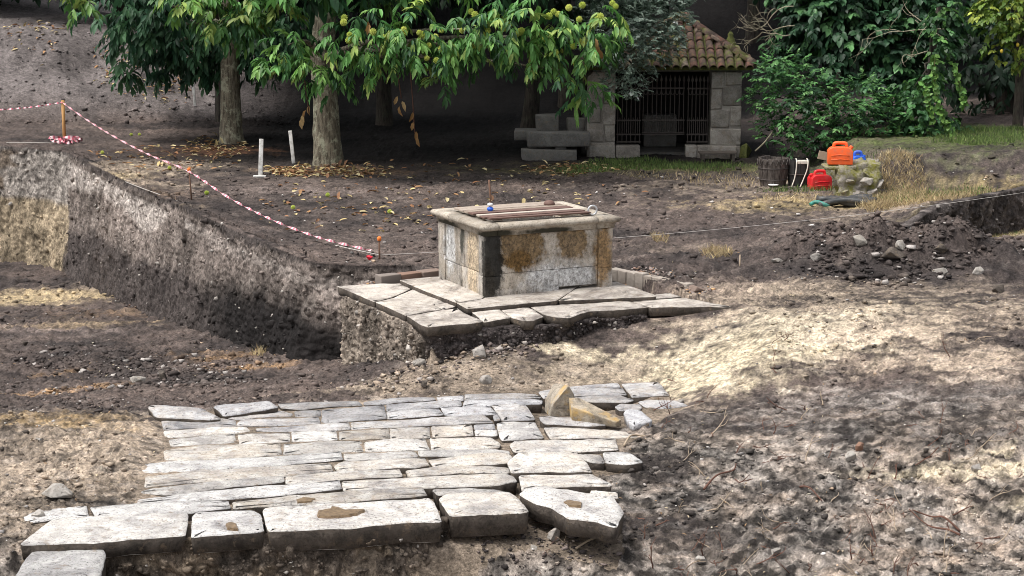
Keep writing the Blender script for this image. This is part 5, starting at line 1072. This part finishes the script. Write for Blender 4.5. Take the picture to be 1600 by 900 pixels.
# --- grey green evergreen beside the chapel, shrubs, ivy, lemon tree
def small_tree(name, base, blobs, path, rads, lab, leafL, ratio, cols, wts, per, tmpl=OVAL, cat='tree', droop=.0, nl=10, slen=.11, bark_='bark_dark', lk=3, group=None):
    t_ = empty(name, base); tag(t_, lab, cat, group); bl = PB3(blobs); tk = [np.array(q_, float) for q_ in path]
    trunk_mesh(t_, tk, rads, bark_, .06, 4, limbs_to(tk[-2], bl[::lk], rads[-1] * .8, .006), 12)
    p_, o_, _ = blob_points(bl, per, .5); s_ = spray(p_, o_, nl, slen, leafL, ratio, droop, cols, wts); o = leaf_mesh('crown', *s_[:5], tmpl, s_[5], t_); tag(o, kind='stuff'); return t_
b0 = np.array([PY(900, 215, 32.6)[0], 32.6, 0])
small_tree('evergreen_tree', b0, [(960,40,30.6,.5),(1000,25,30.4,.5),(1040,15,30.5,.42),(1015,75,30.4,.42),(975,100,30.5,.36),(985,135,30.5,.24),(945,85,30.8,.32),(1048,55,30.6,.24),(930,50,30.8,.4),(1000,-40,30.6,.7),(940,-40,30.8,.7),(1050,-30,30.7,.5),(1000,115,30.4,.2),(960,130,30.8,.25),(1020,45,30.3,.35),(1035,75,30.4,.3),(1050,35,30.3,.3),(1005,60,30.2,.35),(985,75,30.2,.35)],
           [b0, b0 + np.array([.05, -.1, .9]), b0 + np.array([.3, -.7, 1.8]), b0 + np.array([.6, -1.4, 2.7])], [.1, .08, .065, .04], 'grey green evergreen tree hanging over the left of the tiled roof', 0.06, .5, [(.19, .26, .20), (.28, .36, .29), (.42, .50, .42), (.09, .13, .10)], [3, 3, 1.2, 3], 850)
b0 = np.array([PY(1300, 235, 32.2)[0], 32.2, .0])
small_tree('laurel_shrub', b0, [(1205,115,31.2,.34),(1195,150,31.3,.3),(1235,165,31,.42),(1205,200,31.2,.26),(1225,100,31.5,.34),(1285,150,30.9,.42),(1310,195,30.7,.42),(1350,145,31,.42),(1280,212,30.8,.34),(1235,215,31,.3),(1370,195,30.9,.36),(1400,165,31.2,.34),(1330,225,30.7,.26),(1255,185,30.9,.3),(1345,180,30.6,.3),(1260,130,31.2,.3)],
           [b0, b0 + np.array([0, 0, .4]), b0 + np.array([0, -.2, .9]), b0 + np.array([0, -.4, 1.5])], [.1, .08, .06, .04], 'large light green laurel shrub right of the chapel', .09, .46, [(.055, .145, .05), (.10, .24, .075), (.18, .35, .125), (.03, .075, .035)], [3, 3, 1.6, 2.6], 620, cat='shrub', nl=9, slen=.13)
b0 = np.array([PY(1380, 220, 33.6)[0], 33.6, .3])
small_tree('broadleaf_tree', b0, [(1280,30,32.6,.6),(1340,50,32.4,.6),(1400,60,32.3,.55),(1300,90,32.4,.5),(1380,110,32.2,.5),(1440,80,32.3,.45),(1245,65,32.9,.45),(1330,0,32.6,.6),(1420,10,32.4,.55),(1460,40,32.4,.4),(1260,0,32.8,.5),(1430,130,32.2,.4),(1340,-50,32.8,.9),(1440,-50,32.8,.8),(1240,-50,33.2,.7),(1500,20,33,.5)],
           [b0, b0 + np.array([0, 0, .8]), b0 + np.array([.1, -.2, 1.7]), b0 + np.array([0, -.4, 3.0])], [.2, .16, .13, .07], 'dark broadleaf tree rising behind the laurel shrub', .15, .5, [(.03, .08, .038), (.058, .14, .062), (.10, .225, .085), (.018, .045, .024)], [3, 3, 1.6, 2.4], 330, LANCE, droop=.3, nl=7, slen=.2)
b0 = np.array([PY(1440, 228, 31.6)[0], 31.6, .45])
iv = small_tree('ivy_thicket', b0, [(1425,140,31.0,.34),(1440,175,30.9,.36),(1425,205,30.8,.3),(1455,130,31.1,.3),(1445,215,30.8,.28),(1470,70,30.8,.22),(1465,40,30.9,.24),(1480,15,31,.26),(1410,180,31,.28),(1462,100,30.9,.16,1.4),(1470,190,31.2,.3),(1500,205,31.4,.25)],
           [b0, b0 + np.array([0, 0, .5]), b0 + np.array([.1, 0, 1.2]), b0 + np.array([.2, 0, 2.2])], [.09, .07, .06, .04], 'ivy covered thicket with long hanging shoots right of the laurel', .085, .85, [(.03, .085, .03), (.055, .14, .045), (.11, .24, .06)], [3, 3, 1.5], 480, IVY, 'ivy', .5, 6, .13)
Ps = []
for path in ([(1462,85),(1460,110),(1462,140),(1468,170),(1478,195),(1488,210)], [(1490,100),(1497,125),(1503,150),(1506,162)], [(1448,140),(1452,165),(1458,190)]):
    pp = smooth_path([PY(u, v, 30.6) for u, v in path], 12); m = MB(); m.tube(pp, .006, 5); m.build('hanging_shoot', 'twig', iv, True)
    for p in pp:
        for _ in range(3): Ps.append(p + RNG.normal(size=3) * .02)
Ps = np.array(Ps); n = len(Ps); o = leaf_mesh('shoot_leaves', Ps, unit(rdir(n) + np.array([0, -.2, -.8])), unit(rdir(n) * .6 + np.array([0, -1, .3])), .06 + .03 * RNG.random(n), .05 + .02 * RNG.random(n), IVY, palette(n, [(.08, .18, .04), (.15, .28, .06)], [1, 1]), iv); tag(o, kind='stuff')
b0 = np.array([PY(1590, 190, 32.4)[0], 32.4, .4])
lm = small_tree('lemon_tree', b0, [(1570,15,31.2,.42),(1592,50,31.2,.34),(1556,72,31.2,.2),(1600,85,31.3,.2),(1545,30,31.3,.3),(1610,10,31.3,.5),(1585,95,31.3,.14),(1540,5,31.4,.3),(1590,-40,31.5,.7)],
           [b0, b0 + np.array([0, 0, .8]), b0 + np.array([-.1, -.3, 1.6]), b0 + np.array([-.2, -.6, 2.4])], [.1, .08, .06, .04], 'yellow green lemon tree at the top right corner with yellow fruit', .095, .5, [(.07, .13, .02), (.14, .22, .035), (.26, .32, .05)], [3, 3, 2], 330, LANCE, droop=.25, nl=7, slen=.16)
for (u, v) in ((1565,80),(1578,28),(1590,70)):
    m = MB(); p = PY(u, v, 30.95); m.lathe([(.008, -.035), (.024, -.02), (.028, 0), (.024, .02), (.008, .035)], p, 10); m.build('lemon', 'fruit_yellow', lm, True)
# bare pale branches
def bare(name, lab, starts, y, seed, spread, depth=4, rad=.016, L0=.5):
    rg = random.Random(seed); root = PY(*starts[0][0], y); o = empty(name, (root[0], root[1], gz(root[0], root[1]))); tag(o, lab, 'branch', 'bare branches in the trees')
    def grow(p, d, L, r, k, m):
        pts = [p]; q_ = p.copy(); dd = d.copy()
        for _ in range(4): dd = unit(dd + np.array([rg.gauss(0, .22), rg.gauss(0, .22), rg.gauss(0, .22)])); q_ = q_ + dd * L / 4; pts.append(q_.copy())
        m.tube(pts, list(np.linspace(r, r * .55, 5)), 5)
        if k:
            for i in range(2 + (k > 1)): j = rg.choice((2, 3, 4)); grow(pts[j], unit(dd + np.array([rg.gauss(0, spread), rg.gauss(0, spread), rg.gauss(0, spread)])), L * rg.uniform(.55, .8), r * .55, k - 1, m)
    for a, b_ in starts:
        m = MB(); p0, p1 = PY(*a, y), PY(*b_, y); grow(p0, unit(p1 - p0), np.linalg.norm(p1 - p0) or L0, rad, depth, m); m.build('branch', 'bark_pale', o, True)
    return o
bare('bare_branches', 'tangle of bare lichened branches above the right end of the roof', [((1242, 40), (1200, 35)), ((1240, 10), (1190, 12)), ((1235, 55), (1190, 70))], 31.9, 3, .75, 3, .012)
bare('bare_branches', 'pale dead branches reaching across the dark broadleaf tree', [((1480, 62), (1400, 40)), ((1475, 45), (1390, 30)), ((1450, 80), (1410, 100))], 31.3, 8, .5, 2, .012)
m = MB(); m.tube(smooth_path([PY(1180, 236, 31.0), PY(1195, 222, 31.0), PY(1208, 205, 31.0)], 4), .014, 6); o = m.build('bare_stick', 'bark_pale', None, True); tag(o, 'single pale stick leaning by the mossy boulder', 'stick')

# ------------------------------------------------------------------ grass, litter, clods, stones, twigs
def blades(name, Pp, h, w_, cols, wts, kind_lab=None, lean=.5, mat='foliage_dry'):
    n = len(Pp); d = unit(rdir(n) * np.array([1, 1, .2]) * lean + np.array([0, 0, 1.0])); sd_ = unit(np.cross(d, rdir(n))); H_ = h * (.5 + RNG.random(n)); tip = unit(d + rdir(n) * np.array([1, 1, .1]) * .7)
    V = np.stack([Pp - sd_ * w_ / 2, Pp + sd_ * w_ / 2, Pp + d * (H_ * .6)[:, None] + sd_ * w_ * .35, Pp + d * (H_ * .6)[:, None] - sd_ * w_ * .35, Pp + d * (H_ * .6)[:, None] + tip * (H_ * .5)[:, None]], 1).reshape(-1, 3)
    b_ = (np.arange(n) * 5)[:, None, None]; Fc = (np.array([[0, 1, 2], [0, 2, 3], [3, 2, 4]])[None] + b_).reshape(-1, 3)
    o = raw(name, V, Fc, mat, None, False, np.repeat(palette(n, cols, wts), 5, 0)); tag(o, kind='stuff'); return o
def scatter_px(n, regions):                                    # points on the ground inside pixel ellipses (turned into ground patches)
    out = []
    for (u, v, ru, rv, wt, z) in regions:
        k = int(n * wt); a = RNG.random(k) * 2 * math.pi; r = np.sqrt(RNG.random(k)) * (.8 + .3 * RNG.random(k)); uu = u + ru * r * np.cos(a); vv = v + rv * r * np.sin(a)
        pts = np.array([P(x_, y_, z) for x_, y_ in zip(uu, vv)]); out.append(pts)
    p = np.concatenate(out); p[:, 2] = terrain(p[:, 0], p[:, 1]); return p
GR, DRY = [(.09, .145, .035), (.15, .20, .06), (.06, .10, .03)], [(.38, .29, .15), (.50, .41, .24), (.26, .19, .11)]
blades('green_grass', scatter_px(2600, [(1040,262,130,8,1.0,0),(930,268,60,6,.35,0),(1330,290,40,5,.1,0),(1540,215,90,14,1.6,.5),(1450,262,110,10,.5,.5),(1580,275,40,8,.3,.5),(1245,300,60,5,.15,0),(980,255,60,4,.3,0)]), .07, .009, GR, [3, 2, 2])
blades('dry_grass', scatter_px(2600, [(1400,255,50,14,1.3,.5),(1470,270,100,9,.8,.5),(1570,280,50,8,.5,.5),(1370,268,28,12,.6,.5),(1180,285,110,8,.12,0),(1090,278,140,6,.10,0),(1030,380,14,7,.06,0),(1120,408,24,9,.16,0),(400,402,12,8,.05,0),(1560,300,50,5,.25,.4),(1250,315,70,8,.1,0)]), .085, .007, DRY, [3, 2, 2], lean=.9)
# fallen leaves and husks
def litter(name, Pp, L, cols, wts, tmpl=LANCE):
    n = len(Pp); Pp = Pp + np.array([0, 0, .012]); o = leaf_mesh(name, Pp, unit(rdir(n) * np.array([1, 1, .25])), unit(rdir(n) * .35 + np.array([0, 0, 1.0])), L * (.6 + .7 * RNG.random(n)), L * .32 * (.7 + .6 * RNG.random(n)), tmpl, palette(n, cols, wts), None, 'foliage_dry'); tag(o, kind='stuff')
litter('fallen_leaves', scatter_px(560, [(510,268,100,10,.55,0),(225,172,80,14,.5,0),(320,160,60,10,.4,0),(335,230,60,16,.35,0),(250,250,120,25,.25,0),(700,300,300,50,.35,0),(560,330,160,40,.15,0),(60,165,50,10,.15,0),(900,265,80,10,.3,0),(450,270,30,6,.3,0)]), .13, [(.42, .33, .16), (.30, .17, .08), (.50, .42, .24), (.20, .10, .05)], [3, 3, 2, 3])
litter('leaf_scraps', scatter_px(500, [(1250,650,340,220,.6,-.5),(150,700,120,90,.2,-.5),(200,560,220,60,.3,-1.2)]), .035, [(.40, .33, .22), (.22, .14, .08), (.5, .45, .36)], [2, 3, 1])

def hull_templates(n, seed, pts=11):
    out = []
    for k in range(n):
        rg = random.Random(seed + k); bm = bmesh.new()
        for _ in range(pts): bm.verts.new(Vector((rg.gauss(0, 1), rg.gauss(0, 1), rg.gauss(0, 1))).normalized() * rg.uniform(.75, 1.1))
        r = bmesh.ops.convex_hull(bm, input=bm.verts); bmesh.ops.delete(bm, geom=[e for e in r['geom_interior'] if isinstance(e, bmesh.types.BMVert)], context='VERTS')
        bmesh.ops.triangulate(bm, faces=bm.faces); bm.verts.index_update(); out.append((np.array([v.co[:] for v in bm.verts]), np.array([[v.index for v in f.verts] for f in bm.faces]))); bm.free()
    return out
HT = hull_templates(8, 300)
def clods(name, Pp, size, cols, wts, flat=.6, sink=.25, jit=.2, own=None):
    n = len(Pp); which = RNG.integers(0, len(HT), n); Vs, Fs, Cs = [], [], []; b_ = 0; colr = palette(n, cols, wts, jit) if own is None else own * (.55 + .75 * RNG.random((n, 1))); ang = RNG.random(n) * 6.28
    for k, (T, Fc) in enumerate(HT):
        i = np.where(which == k)[0]
        if not len(i): continue
        s_ = size[i][:, None] * (.7 + .6 * RNG.random((len(i), 3))) * np.array([1, 1, flat]); L = T[None] * s_[:, None] / 2
        ca, sa = np.cos(ang[i])[:, None], np.sin(ang[i])[:, None]; X = L[..., 0] * ca - L[..., 1] * sa; Y = L[..., 0] * sa + L[..., 1] * ca
        V = np.stack([X, Y, L[..., 2]], -1) + Pp[i][:, None] + np.array([0, 0, 1.0]) * (size[i] * flat * (.5 - sink))[:, None, None]
        Vs.append(V.reshape(-1, 3)); Fs.append((Fc[None] + b_ + (np.arange(len(i)) * len(T))[:, None, None]).reshape(-1, 3)); Cs.append(np.repeat(colr[i], len(T), 0)); b_ += len(i) * len(T)
    o = raw(name, np.concatenate(Vs), np.concatenate(Fs), 'loose', None, False, np.concatenate(Cs)); tag(o, kind='stuff'); return o
def pw(n, lo_, hi_, a=2.2): return lo_ * (1 - RNG.random(n) * (1 - (hi_ / lo_) ** (1 - a))) ** (1 / (1 - a))
def world_pts(n, x0, x1, y0, y1, keep=None, pw_y=1.0):
    y = 1 / (1 / y0 + RNG.random(n) * (1 / y1 - 1 / y0)); x = (RNG.random(n) * (x1 - x0) + x0) * y
    k = ~inside(x, y, PLAT) & ~inside(x, y, PAVE)
    if keep is not None: k &= keep(x, y)
    x, y = x[k], y[k]; return np.column_stack([x, y, terrain(x, y)])
EARTH = [tuple(MID * .75), tuple(MID * 1.1), tuple(DARK * 1.2), tuple(MID * 1.6)]
dens = lambda x, y: RNG.random(x.shape) < ss(.25 + 1.8 * fbm(x * .7, y * .7, 110, 3) + .25)
p = world_pts(27000, -.31, .31, 10.5, 32, dens); clods('soil_clods', p, pw(len(p), .016, .09, 2.8) * (.55 + p[:, 1] / 28), EARTH, [3, 3, 3, 1.2], own=soil_col(p[:, 0], p[:, 1]))
p = world_pts(2600, -.31, .31, 10.5, 30, dens); clods('pebbles', p, pw(len(p), .014, .06, 2.6) * (.6 + p[:, 1] / 30), [(.45, .42, .40), (.32, .29, .27), (.58, .55, .52), (.38, .28, .2), (.2, .185, .175)], [3, 3, 1, 1, 3])
p = scatter_px(2600, [(280,575,150,32,.5,-1.15),(330,600,90,18,.3,-1.0),(120,560,120,30,.2,-1.3),(160,615,130,12,.2,-1.1)]); clods('pit_rubble', p, pw(len(p), .022, .13, 2.8), [tuple(DARK), tuple(MID * .8), (.26, .17, .11), (.30, .27, .25), tuple(DARK * .6)], [4, 3, 1.4, .5, 3], .7, .4, own=np.where(RNG.random((len(p), 1)) < .93, soil_col(p[:, 0], p[:, 1]), np.array([.34, .31, .29])))
p = scatter_px(1500, [(1385,405,170,30,.8,.1),(1500,370,90,20,.3,0),(1560,400,60,20,.2,0)]); clods('heap_rubble', p, pw(len(p), .03, .15, 2.5), [tuple(MID), tuple(DARK * 1.4), (.36, .33, .31), (.2, .17, .15)], [4, 3, .8, 2], own=np.where(RNG.random((len(p), 1)) < .93, soil_col(p[:, 0], p[:, 1]), np.array([.34, .31, .29])))
p = world_pts(800, -.30, -.12, 38, 45); clods('spoil_rubble', p, pw(len(p), .04, .16, 2.8), [(.2, .18, .17)], [1], own=soil_col(p[:, 0], p[:, 1]) * 1.15)
p = scatter_px(700, [(730,545,90,14,.5,-.3),(640,590,110,18,.35,-.5),(780,530,60,10,.3,-.2)]); clods('ramp_rubble', p, pw(len(p), .02, .10, 2.4), [tuple(MID), tuple(DARK), (.36, .32, .29), (.28, .22, .17)], [3, 3, 1, 2])
p = scatter_px(500, [(600,437,40,6,.5,-.05),(1010,438,50,6,.5,-.05),(1090,455,25,5,.2,0)]); p[:, 2] = np.maximum(p[:, 2], -.11); clods('brick_rubble', p, pw(len(p), .02, .07, 2.4), [(.3, .2, .16), (.36, .32, .29), tuple(MID), (.42, .26, .14)], [2, 2, 3, 1])

ROCKS = [(752,557,.20,.13,'rubble','pale angular stone on the slope below the slab platform'),(655,572,.15,.09,'rubble','pale flat stone on the ramp below the platform corner'),(778,521,.10,.11,'paving','small white stone standing in front of the platform corner'),(827,510,.11,.07,'brick','pinkish stone in front of the platform slabs'),(216,597,.22,.10,'rubble','grey rounded stone in the pit left of a darker one'),(252,594,.20,.14,'stone_dark','dark rounded stone in the pit right of a grey one'),(665,605,.10,.07,'stone_dark','dark lone stone behind the back row of the paving'),(760,598,.16,.09,'rubble','pale stone pair behind the back row of the paving'),
 (1395,403,.34,.16,'stone_dark','large dark angular stone on the front of the earth heap'),(1345,380,.26,.12,'rubble','long stone at the top left of the earth heap'),(1408,388,.16,.12,'rubble','pale stone on the crest of the earth heap'),(1468,396,.18,.12,'stone_dark','dark stone at the right of the earth heap'),(1470,428,.20,.10,'rubble','pale stone at the right foot of the earth heap'),(1527,428,.18,.09,'rubble','lone flat stone right of the earth heap foot'),(1275,408,.18,.10,'rubble','pale stone at the left of the earth heap'),(1213,411,.16,.08,'rubble','flat grey stone left of the earth heap'),(1562,456,.22,.09,'stone_dark','dark flat stone on the bare ground right of the heap'),
 (1343,705,.10,.08,'brick','reddish stone on the bare soil right of the paving'),(1330,718,.13,.09,'rubble','grey angular stone just below the reddish stone'),(1320,748,.12,.05,'stone_dark','dark flat block on the bare soil at lower right'),(1214,868,.12,.06,'paving','pale rounded stone at the bottom among the twigs'),(1420,834,.09,.06,'paving','white rounded stone at lower right'),(1095,880,.11,.05,'paving','pale flat stone at the bottom edge right of the paving'),(1525,735,.11,.06,'rubble','tan stone in the pale sandy streak at right'),(866,845,.13,.12,'rubble','round stone in the soil under the broken right end stone'),(835,858,.07,.06,'rubble','small round stone under the broken right end stone'),(918,838,.09,.07,'rubble','small stone wedged under the broken right end stone'),(90,775,.30,.10,'rubble','half buried grey stone in the soil left of the paving'),(65,687,.12,.03,'paving','flat pale chip in the soil left of the paving'),(60,808,.13,.07,'paving','pale chip beside the left end of the long edge stone'),(46,862,.10,.06,'rubble','grey chip beside the step stone at lower left'),(1062,630,.10,.05,'rubble','small stone at the far right end of the paving'),(840,690,.05,.03,'stone_dark','dark chip lying in a joint of the paving'),(735,436,.0,.0,'',''),(975,461,.14,.05,'stone_dark','dark flat stone lying on the platform slab right of the well'),(1055,488,.09,.06,'paving','white pebble below the right end of the slabs'),(207,478,.16,.05,'brick','reddish fragment on the pit floor near the trench corner'),(40,540,.12,.06,'stone_dark','dark stone on the pit floor at left'),(215,398,.0,.0,'','')]
for k, (u, v, w_, h_, mt, lab) in enumerate(ROCKS):
    if not w_: continue
    p = G(u, v) if not (u == 975) else P(u, v, .01)
    o = hull_rock('stone', (w_, w_ * random.uniform(.6, .9), h_ * 1.5), 'rubble' if mt == 'paving' else mt, 500 + k, (p[0], p[1], p[2] + h_ * .22), random.uniform(-.5, .5), None, .15, 12, .03, (random.uniform(-.2, .2), random.uniform(-.2, .2))); tag(o, lab, 'stone', 'loose stones on the dig')
p = P(541, 476, -.22); o = hull_rock('stone', (.16, .14, .07), 'paving', 77, (p[0] + .04, p[1] - .02, -.2), .4, None, .1); tag(o, 'pale stone sticking out of the earth face below the platform', 'stone', 'loose stones on the dig')
for (u, v, lab) in ((160,240,'fallen green burr on the soil just right of the tape heap'),(205,212,'left one of two fallen burrs lying behind the tape'),(218,212,'right one of two fallen burrs lying behind the tape'),(265,264,'fallen green burr left of the capped stake under the tape'),(323,304,'fallen green burr right of the capped stake under the tape'),(458,327,'fallen green burr on bare soil below the thin leaning white post'),(512,307,'fallen green burr on bare soil below the stout chestnut trunk'),(609,333,'fallen green burr nearest to the well'),(193,463,'fallen green burr on the pit floor at the trench foot')):
    q_ = G(u, v); o = burr(q_ + np.array([0, 0, .02]), .026, None); o.name = 'chestnut_burr'; tag(o, lab, 'burr', 'fallen chestnut burrs')
# dry twigs and sprouting roots
def twig(p, L, rg, m, up=.5, k=2, r=.004):
    d = unit(np.array([rg.gauss(0, 1), rg.gauss(0, 1), up * rg.random()]))
    def grow(p, d, L, r, k):
        pts = [p]; q_ = p.copy(); dd = d.copy()
        for _ in range(5): dd = unit(dd + np.array([rg.gauss(0, .2), rg.gauss(0, .2), rg.gauss(0, .14)])); q_ = q_ + dd * L / 5; pts.append(q_.copy())
        m.tube(pts, list(np.linspace(r, r * .4, 6)), 4)
        if k:
            for _ in range(2): j = rg.choice((2, 3, 4)); grow(pts[j], unit(dd + np.array([rg.gauss(0, .6), rg.gauss(0, .6), rg.gauss(0, .4)])), L * .5, r * .6, k - 1)
    grow(p, d, L, r, k)
rg = random.Random(41); m = MB(); m2 = MB()
for k in range(280):
    u, v = rg.uniform(1000, 1600), rg.uniform(600, 895); 
    if rg.random() > .25 + .75 * ((v - 600) / 300): continue
    q_ = P(u, v, -.6); q_[2] = gz(q_[0], q_[1]); twig(q_, rg.uniform(.06, .26), rg, m if rg.random() < .6 else m2, 1.2, 1, rg.uniform(.004, .0065))
for k in range(40):
    u, v = rg.uniform(700, 1000), rg.uniform(835, 898); q_ = P(u, v, -.85); q_[2] = gz(q_[0], q_[1]); twig(q_, rg.uniform(.05, .16), rg, m2 if rg.random() < .6 else m, .8, 1, .003)
o = m.build('dark_twigs', 'twig', None); tag(o, kind='stuff'); o = m2.build('pale_twigs', 'twig_pale', None); tag(o, kind='stuff')
for (pts, mt, lab) in (([(1500,835),(1475,820),(1455,812),(1425,808)], 'twig', 'thick dark root lying on the soil at lower right'), ([(1500,840),(1480,838),(1450,825),(1420,806)], 'twig', 'second dark root crossing the thick one at lower right'), ([(1100,768),(1120,752),(1145,740),(1150,735)], 'twig', 'dark branching twig on the soil right of the paving'), ([(900,862),(925,852),(950,845),(968,838)], 'twig_pale', 'reddish root sticking out below the broken end stone'), ([(975,700),(985,690),(1000,684),(1008,690)], 'twig_pale', 'pale curled root at the right edge of the paving'), ([(1250,765),(1265,773),(1284,788)], 'twig', 'straight dark twig in the middle of the bare soil')):
    mm = MB(); pp = [G(u, v) + np.array([0, 0, .02 + .03 * (i % 2)]) for i, (u, v) in enumerate(pts)]; mm.tube(smooth_path(pp, 5), list(np.linspace(.010, .004, (len(pp) - 1) * 5 + 1)), 6); o = mm.build('root', mt, None, True); tag(o, lab, 'root', 'roots on the soil')

# lumps, stones and root ends standing out of the cut faces
def face_clods(name, key, n, lo_, hi_, cols, wts, xmin=-14):
    V, C = FACES[key]; i = RNG.integers(0, len(V), n); V, C = V[i], C[i]; k = V[:, 0] > xmin; V, C = V[k], C[k]; n = len(V)
    o = clods(name, V, pw(n, lo_, hi_, 2.6), cols, wts, .9, .5, own=None if n < 40 else np.where(RNG.random((n, 1)) < .93, C, np.array([.36, .33, .30]))); return o
face_clods('trench_lumps', 'trench_side', 1500, .03, .14, [(.15, .125, .115), (.30, .265, .24), (.07, .06, .055), (.40, .36, .33)], [4, 2, 3, .8])
face_clods('platform_lumps', 'platform_side', 1800, .02, .09, [(.2, .165, .135), (.28, .24, .20), (.08, .065, .055)], [4, 1, 3])
face_clods('bed_lumps', 'paving_bed_face', 1600, .015, .08, [(.13, .10, .08), (.22, .17, .13), (.05, .042, .036), (.34, .29, .24)], [4, 2, 3, .5])
face_clods('bank_lumps', 'bank_face', 900, .03, .11, [(.13, .11, .10), (.26, .23, .21), (.06, .052, .048)], [4, 1.4, 3])
p = scatter_px(900, [(400,892,260,10,.6,-.98),(850,868,130,28,.5,-.85)]); clods('foot_rubble', p, pw(len(p), .015, .07, 2.4), [tuple(DARK), tuple(MID * .7), (.30, .25, .21), tuple(DARK * .6)], [4, 3, .8, 3])
